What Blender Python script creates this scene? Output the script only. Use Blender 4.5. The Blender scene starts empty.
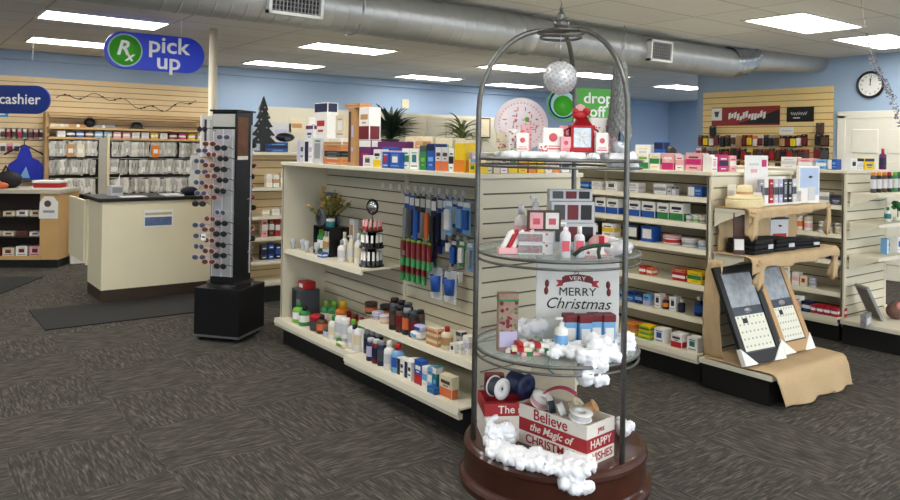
import bpy, bmesh, math, random
from mathutils import Vector, Matrix, noise
random.seed(7)
S = bpy.context.scene
COL = S.collection
PI = math.pi
# ---------------------------------------------------------------- camera numbers (store axes: X right-away, Y left-away, Z up)
CF = 748.0; CYAW = math.radians(37.07); CROLL = math.radians(0.967); CH = 1.55; CPX, CPY = 450.0, 147.0
_fw = Vector((math.sin(CYAW), math.cos(CYAW), 0)); _r0 = Vector((math.cos(CYAW), -math.sin(CYAW), 0)); _u0 = Vector((0, 0, 1))
_rt = _r0*math.cos(CROLL) + _u0*math.sin(CROLL); _up = -_r0*math.sin(CROLL) + _u0*math.cos(CROLL)
def at(x, y, ax, v):
    d = _fw + _rt*((x-CPX)/CF) - _up*((y-CPY)/CF)
    t = (v - (0, 0, CH)[ax]) / d[ax]
    return Vector((0, 0, CH)) + d*t
def ypx(px, X, z=1.0, py=200): return at(px, py, 0, X).y      # where a plane x = X stands for a pixel column
def xpx(px, Y, py=200): return at(px, py, 1, Y).x
cam = bpy.data.cameras.new('camera'); co = bpy.data.objects.new('camera', cam); COL.objects.link(co)
cam.sensor_width = 36; cam.lens = 36*CF/900; cam.shift_y = (CPY-250)/900; cam.clip_end = 100
mt = Matrix((( _rt.x, _up.x, -_fw.x, 0), (_rt.y, _up.y, -_fw.y, 0), (_rt.z, _up.z, -_fw.z, CH), (0, 0, 0, 1)))
co.matrix_world = mt; S.camera = co
S.view_settings.view_transform = 'Standard'; S.view_settings.look = 'None'; S.view_settings.gamma = 1; S.view_settings.use_curve_mapping = False
S.view_settings.exposure = 0.38
# ---------------------------------------------------------------- materials
def lin(c):
    o = []
    for v in c:
        v = v/255.0
        o.append(v/12.92 if v <= .04045 else ((v+.055)/1.055)**2.4)
    return (o[0], o[1], o[2], 1)
MATS = {}
def mat(name, rgb, rough=.5, metal=0., var=.06, scale=25., spec=.4, trans=0., alpha=1., coat=0., bump=0., emit=0.):
    if name in MATS: return MATS[name]
    m = bpy.data.materials.new(name); m.use_nodes = True
    n = m.node_tree.nodes; l = m.node_tree.links; b = n['Principled BSDF']
    b.inputs['Roughness'].default_value = rough; b.inputs['Metallic'].default_value = metal
    b.inputs['Specular IOR Level'].default_value = spec
    b.inputs['Transmission Weight'].default_value = trans; b.inputs['Alpha'].default_value = alpha
    b.inputs['Coat Weight'].default_value = coat
    tc = n.new('ShaderNodeTexCoord'); nz = n.new('ShaderNodeTexNoise'); nz.inputs['Scale'].default_value = scale; nz.inputs['Detail'].default_value = 2
    l.new(tc.outputs['Object'], nz.inputs['Vector'])
    mr = n.new('ShaderNodeMapRange'); mr.inputs['To Min'].default_value = 1-var; mr.inputs['To Max'].default_value = 1+var
    l.new(nz.outputs['Fac'], mr.inputs['Value'])
    mx = n.new('ShaderNodeMix'); mx.data_type = 'RGBA'; mx.blend_type = 'MULTIPLY'; mx.inputs['Factor'].default_value = 1
    mx.inputs['A'].default_value = lin(rgb); l.new(mr.outputs['Result'], mx.inputs['B']); l.new(mx.outputs['Result'], b.inputs['Base Color'])
    if bump:
        bp = n.new('ShaderNodeBump'); bp.inputs['Strength'].default_value = bump; bp.inputs['Distance'].default_value = .004
        l.new(nz.outputs['Fac'], bp.inputs['Height']); l.new(bp.outputs['Normal'], b.inputs['Normal'])
    if emit:
        b.inputs['Emission Color'].default_value = lin(rgb); b.inputs['Emission Strength'].default_value = emit
    MATS[name] = m; return m
PAL = dict(W=(236, 234, 228), B=(34, 84, 168), N=(22, 30, 66), G=(48, 130, 70), R=(176, 30, 38), K=(24, 24, 26), Y=(238, 200, 30), O=(226, 130, 30),
           P=(96, 30, 92), M=(196, 40, 110), C=(224, 212, 182), T=(190, 146, 96), S=(150, 152, 156), L=(120, 170, 214), D=(84, 56, 40), I=(232, 172, 176),
           A=(70, 74, 80), E=(120, 178, 60), V=(190, 184, 214), Q=(40, 120, 124), H=(110, 24, 30), Z=(206, 206, 208), F=(214, 110, 60))
def C_(k): return mat('print_'+k, PAL[k], .45, var=.1, scale=60)
# ---------------------------------------------------------------- mesh builder
class MB:
    def __init__(s): s.bm = bmesh.new()
    def _fin(s, vs, mi, M=None, smooth=False):
        if M is not None: bmesh.ops.transform(s.bm, matrix=M, verts=vs)
        fs = set(f for v in vs for f in v.link_faces)
        for f in fs: f.material_index = mi; f.smooth = smooth
    def box(s, x0, x1, y0, y1, z0, z1, mi=0, M=None, bev=0):
        r = bmesh.ops.create_cube(s.bm, size=1); vs = r['verts']
        T = Matrix.Translation(((x0+x1)/2, (y0+y1)/2, (z0+z1)/2)) @ Matrix.Diagonal((abs(x1-x0), abs(y1-y0), abs(z1-z0), 1))
        bmesh.ops.transform(s.bm, matrix=T, verts=vs)
        if bev:
            es = list(set(e for v in vs for e in v.link_edges))
            q = bmesh.ops.bevel(s.bm, geom=es, offset=bev, segments=2, affect='EDGES', profile=.6)
            vs = list(set(v for f in q['faces'] for v in f.verts) | set(v for v in vs if v.is_valid))
            # every vertex of the bevelled box
            seen = set(vs); st = list(vs)
            while st:
                v = st.pop()
                for e in v.link_edges:
                    w = e.other_vert(v)
                    if w not in seen: seen.add(w); st.append(w)
            vs = list(seen)
        s._fin(vs, mi, M); return s
    def lathe(s, prof, seg=16, mi=0, M=None, sy=1., smooth=True, a0=0, a1=2*PI):
        full = abs(a1-a0-2*PI) < 1e-6; n = seg if full else seg+1
        rings = []; vs = []
        for r, z in prof:
            if r < 1e-6 and full:
                v = s.bm.verts.new((0, 0, z)); rings.append([v]); vs.append(v)
            else:
                R = [s.bm.verts.new((r*math.cos(a0+(a1-a0)*i/seg), sy*r*math.sin(a0+(a1-a0)*i/seg), z)) for i in range(n)]
                rings.append(R); vs += R
        for a, b in zip(rings, rings[1:]):
            for i in range(seg):
                j = (i+1) % n
                q = [a[0] if len(a) == 1 else a[i], a[0] if len(a) == 1 else a[j], b[0] if len(b) == 1 else b[j], b[0] if len(b) == 1 else b[i]]
                q2 = []
                for v in q:
                    if v not in q2: q2.append(v)
                if len(q2) > 2:
                    try: s.bm.faces.new(q2)
                    except ValueError: pass
        s._fin(vs, mi, M, smooth); return s
    def cyl(s, r, z0, z1, seg=16, mi=0, M=None, r2=None, smooth=True):
        r2 = r if r2 is None else r2
        return s.lathe([(0, z0), (r, z0), (r, z0), (r2, z1), (r2, z1), (0, z1)], seg, mi, M, smooth=smooth)
    def prism(s, poly, z0, z1, mi=0, M=None):
        a = [s.bm.verts.new((x, y, z0)) for x, y in poly]; b = [s.bm.verts.new((x, y, z1)) for x, y in poly]
        s.bm.faces.new(a[::-1]); s.bm.faces.new(b); n = len(poly)
        for i in range(n): s.bm.faces.new((a[i], a[(i+1) % n], b[(i+1) % n], b[i]))
        s._fin(a+b, mi, M); return s
    def tube(s, pts, r, seg=8, mi=0, closed=False, M=None, rs=None):
        pts = [Vector(p) for p in pts]; n = len(pts); rings = []; vs = []; prev = None
        for i, p in enumerate(pts):
            t = (pts[(i+1) % n]-pts[i-1]) if closed else (pts[min(i+1, n-1)]-pts[max(i-1, 0)])
            t.normalize()
            if prev is None: u = t.orthogonal().normalized()
            else:
                u = prev - t*prev.dot(t)
                u = u.normalized() if u.length > 1e-6 else t.orthogonal().normalized()
            prev = u; w = t.cross(u); rr = rs[i] if rs else r
            R = [s.bm.verts.new(p + (u*math.cos(2*PI*k/seg)+w*math.sin(2*PI*k/seg))*rr) for k in range(seg)]
            rings.append(R); vs += R
        for i in range(n if closed else n-1):
            a, b = rings[i], rings[(i+1) % n]
            for k in range(seg): s.bm.faces.new((a[k], a[(k+1) % seg], b[(k+1) % seg], b[k]))
        if not closed: s.bm.faces.new(rings[0][::-1]); s.bm.faces.new(rings[-1])
        s._fin(vs, mi, M, True); return s
    def sph(s, r, c=(0, 0, 0), mi=0, sub=2, sc=(1, 1, 1), M=None):
        q = bmesh.ops.create_icosphere(s.bm, subdivisions=sub, radius=r)
        T = Matrix.Translation(c) @ Matrix.Diagonal((*sc, 1))
        s._fin(q['verts'], mi, (M @ T) if M else T, True); return s
    def quad(s, pts, mi=0):
        vs = [s.bm.verts.new(p) for p in pts]; s.bm.faces.new(vs); s._fin(vs, mi); return s
    def mesh(s, name, mats):
        bmesh.ops.recalc_face_normals(s.bm, faces=s.bm.faces)
        me = bpy.data.meshes.new(name); s.bm.to_mesh(me); s.bm.free()
        for m in (mats if isinstance(mats, (list, tuple)) else [mats]): me.materials.append(m)
        return me
    def build(s, name, mats, parent=None, loc=(0, 0, 0), rz=0, rx=0):
        o = bpy.data.objects.new(name, s.mesh(name, mats)); COL.objects.link(o)
        o.location = loc; o.rotation_euler = (rx, 0, rz)
        if parent: o.parent = parent
        return o
def Rz(a, loc=(0, 0, 0)): return Matrix.Translation(loc) @ Matrix.Rotation(a, 4, 'Z')
def RX(a, loc=(0, 0, 0)): return Matrix.Translation(loc) @ Matrix.Rotation(a, 4, 'X')
def RY(a, loc=(0, 0, 0)): return Matrix.Translation(loc) @ Matrix.Rotation(a, 4, 'Y')
def empty(name, loc=(0, 0, 0), rz=0):
    o = bpy.data.objects.new(name, None); COL.objects.link(o); o.location = loc; o.rotation_euler = (0, 0, rz); o.empty_display_size = .05; return o
def tag(o, label=None, cat=None, group=None, kind=None):
    if label: o['label'] = label
    if cat: o['category'] = cat
    if group: o['group'] = group
    if kind: o['kind'] = kind
    return o
def put(o, loc, rz=0): o.location = loc; o.rotation_euler = (o.rotation_euler[0], o.rotation_euler[1], rz); return o
def copy_tree(o, parent=None):
    c = o.copy(); COL.objects.link(c); c.parent = parent
    for ch in list(o.children): copy_tree(ch, c)
    return c
def row(proto, spots, label=None, cat=None, group=None):
    """first spot moves the built thing itself, the rest are copies; a spot is (x, y, z, rotz)"""
    out = []
    for i, (x, y, z, r) in enumerate(spots):
        o = proto if i == 0 else copy_tree(proto)
        put(o, (x, y, z), r)
        if label: tag(o, label, cat, group)
        out.append(o)
    return out
def struct(mb, name, m, **k): return tag(mb.build(name, m, **k), kind='structure')
def text(s, size, m, parent, loc, rot, name='lettering', ext=.0012, align='CENTER', shear=0, xs=1., bold=0.):
    cu = bpy.data.curves.new(name, 'FONT'); cu.body = s; cu.size = size; cu.extrude = ext; cu.align_x = align; cu.align_y = 'CENTER'; cu.shear = shear; cu.offset = bold
    cu.resolution_u = 3
    t = bpy.data.objects.new('tmp', cu); COL.objects.link(t)
    dg = bpy.context.evaluated_depsgraph_get(); me = bpy.data.meshes.new_from_object(t.evaluated_get(dg)); bpy.data.objects.remove(t)
    me.materials.clear(); me.materials.append(m); me.transform(Matrix.Diagonal((xs, 1, 1, 1)))
    o = bpy.data.objects.new(name, me); COL.objects.link(o); o.parent = parent; o.location = loc; o.rotation_euler = rot; return o
# ================================================================ ROOM
wallblue = mat('wall_paint_blue', (160, 182, 208), .7, var=.03, scale=3)
def carpet():
    m = bpy.data.materials.new('carpet'); m.use_nodes = True; n = m.node_tree.nodes; l = m.node_tree.links; b = n['Principled BSDF']
    b.inputs['Roughness'].default_value = .95; b.inputs['Specular IOR Level'].default_value = .1
    tc = n.new('ShaderNodeTexCoord')
    def streak(sx, sy, w):
        mp = n.new('ShaderNodeMapping'); mp.inputs['Scale'].default_value = (sx, sy, 1); l.new(tc.outputs['Object'], mp.inputs['Vector'])
        a = n.new('ShaderNodeTexNoise'); a.inputs['Scale'].default_value = 1; a.inputs['Detail'].default_value = 2.5; a.inputs['Roughness'].default_value = .6; a.inputs['Distortion'].default_value = .6; a.noise_dimensions = '4D'
        a.inputs['W'].default_value = w; l.new(mp.outputs['Vector'], a.inputs['Vector']); return a
    A = streak(9, 78, 1); B = streak(78, 9, 3)
    ck = n.new('ShaderNodeTexChecker'); ck.inputs['Scale'].default_value = 1/.61; mp = n.new('ShaderNodeMapping'); mp.inputs['Location'].default_value = (.13, .07, .5)
    l.new(tc.outputs['Object'], mp.inputs['Vector']); l.new(mp.outputs['Vector'], ck.inputs['Vector'])
    mx = n.new('ShaderNodeMix'); mx.data_type = 'FLOAT'; l.new(ck.outputs['Fac'], mx.inputs['Factor']); l.new(A.outputs['Fac'], mx.inputs['A']); l.new(B.outputs['Fac'], mx.inputs['B'])
    fine = n.new('ShaderNodeTexNoise'); fine.inputs['Scale'].default_value = 260; l.new(tc.outputs['Object'], fine.inputs['Vector'])
    ad = n.new('ShaderNodeMath'); ad.operation = 'MULTIPLY_ADD'; ad.inputs[1].default_value = .22; l.new(fine.outputs['Fac'], ad.inputs[0]); l.new(mx.outputs['Result'], ad.inputs[2])
    cr = n.new('ShaderNodeValToRGB'); e = cr.color_ramp.elements; e[0].position = .40; e[0].color = lin((55, 52, 49)); e[1].position = .86; e[1].color = lin((118, 112, 104))
    k = cr.color_ramp.elements.new(.62); k.color = lin((74, 71, 66))
    l.new(ad.outputs[0], cr.inputs['Fac']); l.new(cr.outputs['Color'], b.inputs['Base Color'])
    bp = n.new('ShaderNodeBump'); bp.inputs['Strength'].default_value = .5; bp.inputs['Distance'].default_value = .004; l.new(ad.outputs[0], bp.inputs['Height']); l.new(bp.outputs['Normal'], b.inputs['Normal'])
    return m
def ceilmat():
    m = bpy.data.materials.new('ceiling_tile'); m.use_nodes = True; n = m.node_tree.nodes; l = m.node_tree.links; b = n['Principled BSDF']
    b.inputs['Roughness'].default_value = .9
    tc = n.new('ShaderNodeTexCoord'); br = n.new('ShaderNodeTexBrick'); br.offset = 0; br.squash = 1
    br.inputs['Scale'].default_value = 1; br.inputs['Brick Width'].default_value = 1.2; br.inputs['Row Height'].default_value = .6; br.inputs['Mortar Size'].default_value = .012; br.inputs['Mortar Smooth'].default_value = .2
    br.inputs['Color1'].default_value = lin((232, 229, 222)); br.inputs['Color2'].default_value = lin((226, 222, 215)); br.inputs['Mortar'].default_value = lin((190, 187, 180))
    l.new(tc.outputs['Object'], br.inputs['Vector'])
    nz = n.new('ShaderNodeTexNoise'); nz.inputs['Scale'].default_value = 90; l.new(tc.outputs['Object'], nz.inputs['Vector'])
    mx = n.new('ShaderNodeMix'); mx.data_type = 'RGBA'; mx.blend_type = 'MULTIPLY'; mx.inputs['Factor'].default_value = .18
    l.new(br.outputs['Color'], mx.inputs['A']); l.new(nz.outputs['Fac'], mx.inputs['B']); l.new(mx.outputs['Result'], b.inputs['Base Color'])
    return m
ZC = 2.80
X0, X1, YB, YF = -3.2, 9.86, 12.0, -3.2
XF = 16.1
struct(MB().box(X0, XF+.2, YF, YB+.2, -.1, 0), 'floor', carpet())
struct(MB().box(X0, XF+.2, YF, YB+.2, ZC, ZC+.1), 'ceiling', ceilmat())
struct(MB().box(X0, XF, YB, YB+.15, 0, ZC), 'wall_back', wallblue)
struct(MB().box(X1, X1+.15, YF, 6.82, 0, ZC), 'wall_right', wallblue)
struct(MB().box(X1, XF, 6.67, 6.82, 0, ZC), 'wall_alcove', wallblue)
struct(MB().box(XF, XF+.15, 6.8, YB, 0, ZC), 'wall_far', wallblue)
struct(MB().box(X0-.15, X0, YF, YB, 0, ZC), 'wall_left', wallblue)
mb = MB().box(X0, XF, YF-.15, YF, 0, .35).box(X0, XF, YF-.15, YF, 2.7, ZC)
for q in range(9): mb.box(X0+q*2.35-.06, X0+q*2.35+.06, YF-.15, YF, .35, 2.7)
struct(mb, 'wall_front', mat('wall_paint_pale', (205, 205, 200), .7))          # unseen shop front, its tall openings added so daylight brightens the ceiling
struct(MB().box(-14, 26, -16, YF-.16, -.12, -.02), 'bounce_ground', mat('bounce_pavement', (190, 186, 178), .9))  # unseen bright ground added to bounce daylight up onto the ceiling
struct(MB().box(X0, XF, YB-.06, YB, ZC-.13, ZC-.005), 'trim_1', wallblue)      # shallow band along the top of the back wall
# door in the right wall
creamw = mat('door_white', (232, 228, 214), .45, var=.03)
mb = MB()
for y0, y1, z0, z1 in ((4.60, 4.70, 0, 2.04), (3.60, 3.70, 0, 2.04), (3.60, 4.70, 2.0, 2.09)): mb.box(X1-.045, X1-.001, y0, y1, z0, z1, bev=.006)
struct(mb, 'trim_2', creamw)
d = empty('door_1', (X1-.035, 4.15, 0)); tag(d, kind='structure')
mb = MB().box(-.002, .032, -.45, .45, .01, 2.0)
for z0, z1 in ((1.56, 1.86), (.95, 1.46), (.2, .85)):
    for y0, y1 in ((-.36, -.05), (.05, .36)): mb.box(-.012, 0, y0, y1, z0, z1, bev=.008)
mb.build('door_leaf', creamw, d)
MB().lathe([(0, 0), (.012, 0), (.012, .04), (.026, .045), (.026, .07), (0, .075)], 12, M=RY(-PI/2, (0, .38, 1.0))).build('door_handle', mat('brass', (170, 150, 100), .3, 1), d)
# column in front of the back wall
struct(MB().cyl(.045, 0, ZC, 20), 'trim_3', mat('post_cream', (226, 218, 192), .5, var=.03), loc=(2.86, 8.12, 0))
# low cream partition behind the shelves
struct(MB().box(4.05, 8.3, 9.6, 9.7, 0, 2.06), 'wall_partition', mat('partition_cream', (214, 208, 188), .6, var=.05, scale=4))
# cream short wall the pick-up counter ends on
struct(MB().box(2.68, 3.06, 7.98, 8.05, 0, 1.42), 'wall_stub', mat('stub_cream', (214, 200, 166), .6, var=.08, scale=20))
# slat walls
wood = mat('maple_slat', (232, 206, 160), .5, var=.08, scale=4)
groove = mat('slat_groove', (142, 112, 70), .8)
def slats(mb, x0, x1, z0, z1, pitch=.076, y=0, t=.018, mi=0, mg=1):
    """boards on the local XZ plane facing -Y with dark grooves between them"""
    mb.box(x0, x1, y-.004, y, z0, z1, mg)
    z = z1
    while z > z0+.02:
        a = max(z0, z-pitch+.009); mb.box(x0, x1, y-t, y-.004, a, z, mi); z -= pitch
    return mb
struct(slats(MB(), -3.0, 4.26, .1, 2.44, .082), 'wall_slat_back', [wood, groove], loc=(0, YB-.001, 0))
wood2 = mat('yellow_slat', (238, 208, 144), .5, var=.06, scale=4)
struct(slats(MB(), -.97, .97, .5, 2.43, .088), 'wall_slat_right', [wood2, groove], loc=(X1-.001, 5.74, 0), rz=-PI/2)
# duct
galv = mat('galvanised_steel', (176, 178, 178), .42, .7, var=.12, scale=7, bump=.05)
du = empty('air_duct', (0, 0, 0)); tag(du, 'long round galvanised steel air duct hung under the ceiling', 'duct')
yc, zc, r = 5.13, 2.60, .178
def pipe(mb, a, b, r, seg=28):
    a = Vector(a); b = Vector(b); d = (b-a); L = d.length; M = Matrix.Translation(a) @ d.to_track_quat('Z', 'Y').to_matrix().to_4x4()
    prof = []; n = max(2, int(L/.11))
    for i in range(n+1):
        z = L*i/n; prof += [(r, z-.014), (r, z-.006), (r+.0035, z), (r, z+.006), (r, z+.014)]
    return mb.lathe(prof, seg, M=M)
pipe(MB(), (-2.9, yc, zc), (4.55, yc, zc), r).build('duct_run', galv, du)
pipe(MB(), (4.75, yc, zc), (8.0, yc, zc), r-.006).build('duct_run', galv, du)
mb = MB(); mb.lathe([(r, 0), (r+.012, .01), (r+.012, .03), (r, .04), (r, .16), (r+.01, .17), (r+.01, .2), (r, .21)], 28, M=RY(PI/2, (4.55, yc, zc)))
mb.build('duct_collar', galv, du)
mb = MB()
for i in range(4):
    t0, t1 = i/4, (i+1)/4
    f = lambda t: Vector((8.0+.28*math.sin(t*PI*.45)*1.3+.1*t, yc-.02*t, zc+.02+.10*t*t))
    pipe(mb, f(t0), f(t1)+(f(t1)-f(t0))*.15, r-.004-.008*i)
mb.build('duct_elbow', mat('elbow_steel', (176, 182, 190), .25, .95, var=.3, scale=14), du)
pipe(MB(), (8.42, yc-.02, zc+.08), (9.9, yc-.15, zc+.16), r-.04).build('duct_outlet', galv, du)
for x in (.6, 2.9, 5.9): MB().tube([(x, yc-r-.01, ZC), (x, yc-r-.012, zc), (x, yc-.1, zc-r-.002), (x, yc, zc-r-.006), (x, yc+.1, zc-r-.002), (x, yc+r+.012, zc), (x, yc+r+.01, ZC)], .006).build('hanger_strap', galv, du)
def vent(x, w, h, lb, a):
    v = empty('air_vent', (x, yc, zc)); v.parent = du; v['label'] = lb
    M = Matrix.Rotation(a, 4, 'X') @ Matrix.Translation((0, -r-.03, 0))
    mb = MB()
    for q in ((-w/2, w/2, h/2-.022, h/2), (-w/2, w/2, -h/2, -h/2+.022), (-w/2, -w/2+.022, -h/2, h/2), (w/2-.022, w/2, -h/2, h/2)): mb.box(q[0], q[1], -.012, .05, q[2], q[3], M=M)
    mb.build('vent_frame', mat('vent_white', (225, 225, 222), .5), v)
    MB().box(-w/2+.02, w/2-.02, .015, .04, -h/2+.02, h/2-.02, M=M).build('vent_backing', mat('vent_dark', (40, 40, 42), .8), v)
    mb = MB(); n = int(w/.028)
    for i in range(1, n): mb.box(-w/2+w*i/n-.003, -w/2+w*i/n+.003, 0, .014, -h/2+.02, h/2-.02, M=M)
    n = int(h/.028)
    for i in range(1, n): mb.box(-w/2+.02, w/2-.02, .002, .016, -h/2+h*i/n-.002, -h/2+h*i/n+.002, M=M)
    mb.build('vent_grille', mat('vent_grey', (150, 150, 150), .5), v)
vent(2.33, .42, .22, 'large white framed grille on the duct above the glasses tower', .12)
vent(6.47, .36, .22, 'small white framed grille on the duct left of the yellow slat wall', .05)
# ceiling lights
glow = bpy.data.materials.new('light_diffuser'); glow.use_nodes = True; gb = glow.node_tree.nodes['Principled BSDF']
gb.inputs['Emission Color'].default_value = (1, .965, .90, 1); gb.inputs['Emission Strength'].default_value = 11.0; gb.inputs['Base Color'].default_value = (.9, .9, .9, 1)
lf = mat('light_frame', (214, 212, 206), .5)
def lamp():
    o = empty('ceiling_light'); mb = MB(); w, h = 1.14, .56
    for q in ((-w/2-.03, w/2+.03, -h/2-.03, -h/2), (-w/2-.03, w/2+.03, h/2, h/2+.03), (-w/2-.03, -w/2, -h/2, h/2), (w/2, w/2+.03, -h/2, h/2)): mb.box(*q, -.012, 0)
    mb.build('light_frame', lf, o); MB().box(-w/2, w/2, -h/2, h/2, -.006, -.002).build('diffuser', glow, o); return o
L0 = lamp()
LS = [(7.05, 3.70, 'bright ceiling light panel above the yellow slat wall side, widest in view'), (8.80, 3.72, 'bright ceiling light panel at the right edge above the clock'),
      (1.79, 8.33, 'ceiling light panel above the pick up sign, topmost at the left'), (1.98, 10.52, 'ceiling light panel partly behind the pick up sign near the back wall'),
      (4.76, 8.52, 'ceiling light panel between the post and the caged stand, nearer of the pair'), (4.98, 10.93, 'ceiling light panel near the back wall right above the glasses tower'),
      (7.85, 11.05, 'ceiling light panel near the back wall above the dark leafy plant'), (7.86, 8.72, 'ceiling light panel seen through the left of the cage arch'),
      (9.55, 8.6, 'ceiling light panel seen behind the hanging glitter ball'), (10.0, 11.15, 'ceiling light panel far back, low behind the cage arch'), (12.45, 8.95, 'ceiling light panel beyond the right wall corner above the alcove'),
      (14.9, 8.9, None), (12.4, 7.5, None), (13.8, 7.5, None), (15.3, 7.5, None), (13.6, 8.4, None), (1.7, 3.7, None), (1.8, 5.85, None), (-1.4, 5.85, None), (-1.4, 3.7, None), (-1.4, 1.2, None), (1.9, 1.2, None), (5.2, .6, None), (8.4, .6, None), (-1.4, -1.6, None), (1.9, -1.6, None), (5.2, -1.9, None), (8.4, -1.9, None), (-1.6, 7.6, None), (-1.6, 10.4, None), (4.4, 3.4, None)]  # unseen panels; those by the alcove and left floor added to brighten them
for i, (x, y, lb) in enumerate(LS):
    o = L0 if i == 0 else copy_tree(L0)
    put(o, (x, y, ZC)); tag(o, lb or 'unseen ceiling light panel added out of view', 'ceiling light', 'ceiling light panels')
W = bpy.data.worlds.new('world'); S.world = W; W.use_nodes = True; W.node_tree.nodes['Background'].inputs['Color'].default_value = (.6, .65, .7, 1); W.node_tree.nodes['Background'].inputs['Strength'].default_value = 5.0
# floor mats
rub = mat('black_rubber', (34, 33, 33), .85, var=.15, scale=80, bump=.2)
tag(MB().box(0, 1.5, 0, .86, .001, .01, bev=.003).build('floor_mat', rub, loc=(1.06, 6.82, 0)), 'long black rubber mat on the carpet before the pick up counter', 'floor mat')
tag(MB().box(-1.6, 0, -.95, 0, .001, .01, bev=.003).build('floor_mat', rub, loc=(1.45, 9.5, 0), rz=math.radians(-31)), 'black mat at the left edge before the cashier desk', 'floor mat')
# ================================================================ FIXTURES
shelfc = mat('shelf_cream', (226, 219, 196), .42, var=.04, scale=3)
slatc = mat('slat_cream', (214, 206, 182), .5, var=.05, scale=3)
gdark = mat('slat_gap_dark', (96, 88, 74), .8)  # dark backing that shows between the cream boards
kick = mat('kick_black', (26, 25, 25), .5)
tagm = mat('price_tag', (244, 243, 238), .5)
steel = mat('peg_steel', (190, 190, 190), .3, 1)
GH = 1.412
def gondola(lb, x0, x1, y0, y1, deck, shelves, dstep=0, sec=2):
    """double sided shelving run along Y; faces -X at x0 (uprights), deck lip at deck; shelves = [(section list, z, front x)]"""
    g = empty('gondola_shelving', ((x0+x1)/2, (y0+y1)/2, 0)); tag(g, lb, 'shelving')
    ox, oy = g.location.x, g.location.y; H = GH; bx = x0+.38; L = y1-y0
    def B(n, m, mb): return mb.build(n, m, g)
    for y in (y0, y1):
        s = -1 if y == y0 else 1
        mb = MB().box(x0-ox, x1-ox, y-oy+(.018 if s < 0 else -.03), y-oy+(.03 if s < 0 else -.018), .14, H-.03, 0)
        yy = y-oy+(.018 if s < 0 else -.018)
        M = Matrix.Translation((0, yy, 0)) @ (Matrix.Identity(4) if s < 0 else Matrix.Rotation(PI, 4, 'Z'))
        sub = MB(); a, b = (x0-ox+.03, x1-ox-.03); slats(sub, a, b, .2, H-.035, .078, 0, .014)
        bmesh.ops.transform(sub.bm, matrix=M, verts=sub.bm.verts[:]); tm = sub.mesh('t', []); mb.bm.from_mesh(tm); bpy.data.meshes.remove(tm)
        for xa in (x0-ox, x1-ox-.03): mb.box(xa, xa+.03, y-oy-(.0 if s < 0 else .034), y-oy+(.034 if s < 0 else 0), .12, H-.026, 0, bev=.003)
        B('end_panel', [slatc, gdark], mb)
    mb = slats(MB(), -L/2+.03, L/2-.03, .2, H-.03, .078, 0, .014)
    bmesh.ops.transform(mb.bm, matrix=Matrix.Translation((bx-ox, 0, 0)) @ Matrix.Rotation(-PI/2, 4, 'Z'), verts=mb.bm.verts[:])
    B('back_panel', [slatc, gdark], mb)
    mb = slats(MB(), -L/2+.03, L/2-.03, .2, H-.03, .078, 0, .014)
    bmesh.ops.transform(mb.bm, matrix=Matrix.Translation((bx+.03-ox, 0, 0)) @ Matrix.Rotation(PI/2, 4, 'Z'), verts=mb.bm.verts[:])
    B('back_panel', [slatc, gdark], mb)
    B('top_shelf', shelfc, MB().box(x0-ox-.012, x1-ox+.012, -L/2-.012, L/2+.012, H-.026, H, bev=.004))
    B('kick_plate', kick, MB().box(deck-ox+.07, x1+(x0-deck)-ox-.07, -L/2+.02, L/2-.02, 0, .142))
    w = L/sec
    def shelf(i, z, fx, side=1):
        ya, yb = y1-oy-w*i-w+.006, y1-oy-w*i-.006
        mb = MB(); f = fx-ox
        if side > 0: mb.box(f+.006, bx-ox-.016, ya, yb, z-.012, z, bev=.002); mb.prism([(f-.004, z-.034), (f+.012, z-.036), (f+.012, z), (f+.004, z+.001)], ya, yb, M=Matrix(((1, 0, 0, 0), (0, 0, 1, 0), (0, 1, 0, 0), (0, 0, 0, 1))))
        else: mb.box(bx+.05-ox, x1+(x0-fx)-ox, ya, yb, z-.034, z, bev=.004)
        return B('shelf' if z > .25 else 'base_deck', shelfc, mb)
    for i in range(sec):
        s = shelf(i, .2, deck-dstep*i); t = MB().box(deck-dstep*i-ox+.004, deck-dstep*i-ox+.03, y1-oy-w*i-w+.006, y1-oy-w*i-.006, .142, .17).build('deck_lip', shelfc, s)
        shelf(i, .2, deck, -1)
    for secs, z, fx in shelves:
        for i in secs: shelf(i, z, fx)
    if sec > 1:
        for i in range(1, sec): B('upright', shelfc, MB().box(bx-ox-.03, bx-ox-.014, y1-oy-w*i-.015, y1-oy-w*i+.015, .2, H-.03))
    return g
G1 = gondola('cream front shelving run with toiletries, beside the caged Christmas stand', 2.485, 3.25, 3.03, 5.46, 2.435, [((0,), .735, 2.50), ((1,), .412, 2.48)], dstep=.06)
G1X, G1Y0, G1Y1 = 2.485, 3.03, 5.46
zs2 = [1.235, 1.055, .88, .635, .413]
G2 = gondola('cream middle shelving run with vitamin boxes and a burlap end display', 4.42, 5.45, 2.94, 5.40, 4.30, [((0, 1), z, 4.43) for z in zs2])
zs3 = [1.117, .877, .654, .39]
G3 = gondola('cream right shelving run behind the burlap display, frames on its end deck', 6.33, 7.10, 2.95, 5.40, 6.22, [((0, 1), z, 6.34) for z in zs3])
# peg hooks (parts of the front run) are added where goods hang
def hook(parent, x, y, z, L=.16):
    ox, oy = parent.location.x, parent.location.y
    o = MB().tube([(x-ox, y-oy, z+.012), (x-ox-L, y-oy, z+.006), (x-ox-L-.012, y-oy, z+.022)], .0028, 6).box(x-ox-L-.02, x-ox-L-.016, y-oy-.016, y-oy+.016, z+.012, z+.044).build('peg_hook', steel, parent)
    return o
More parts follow.
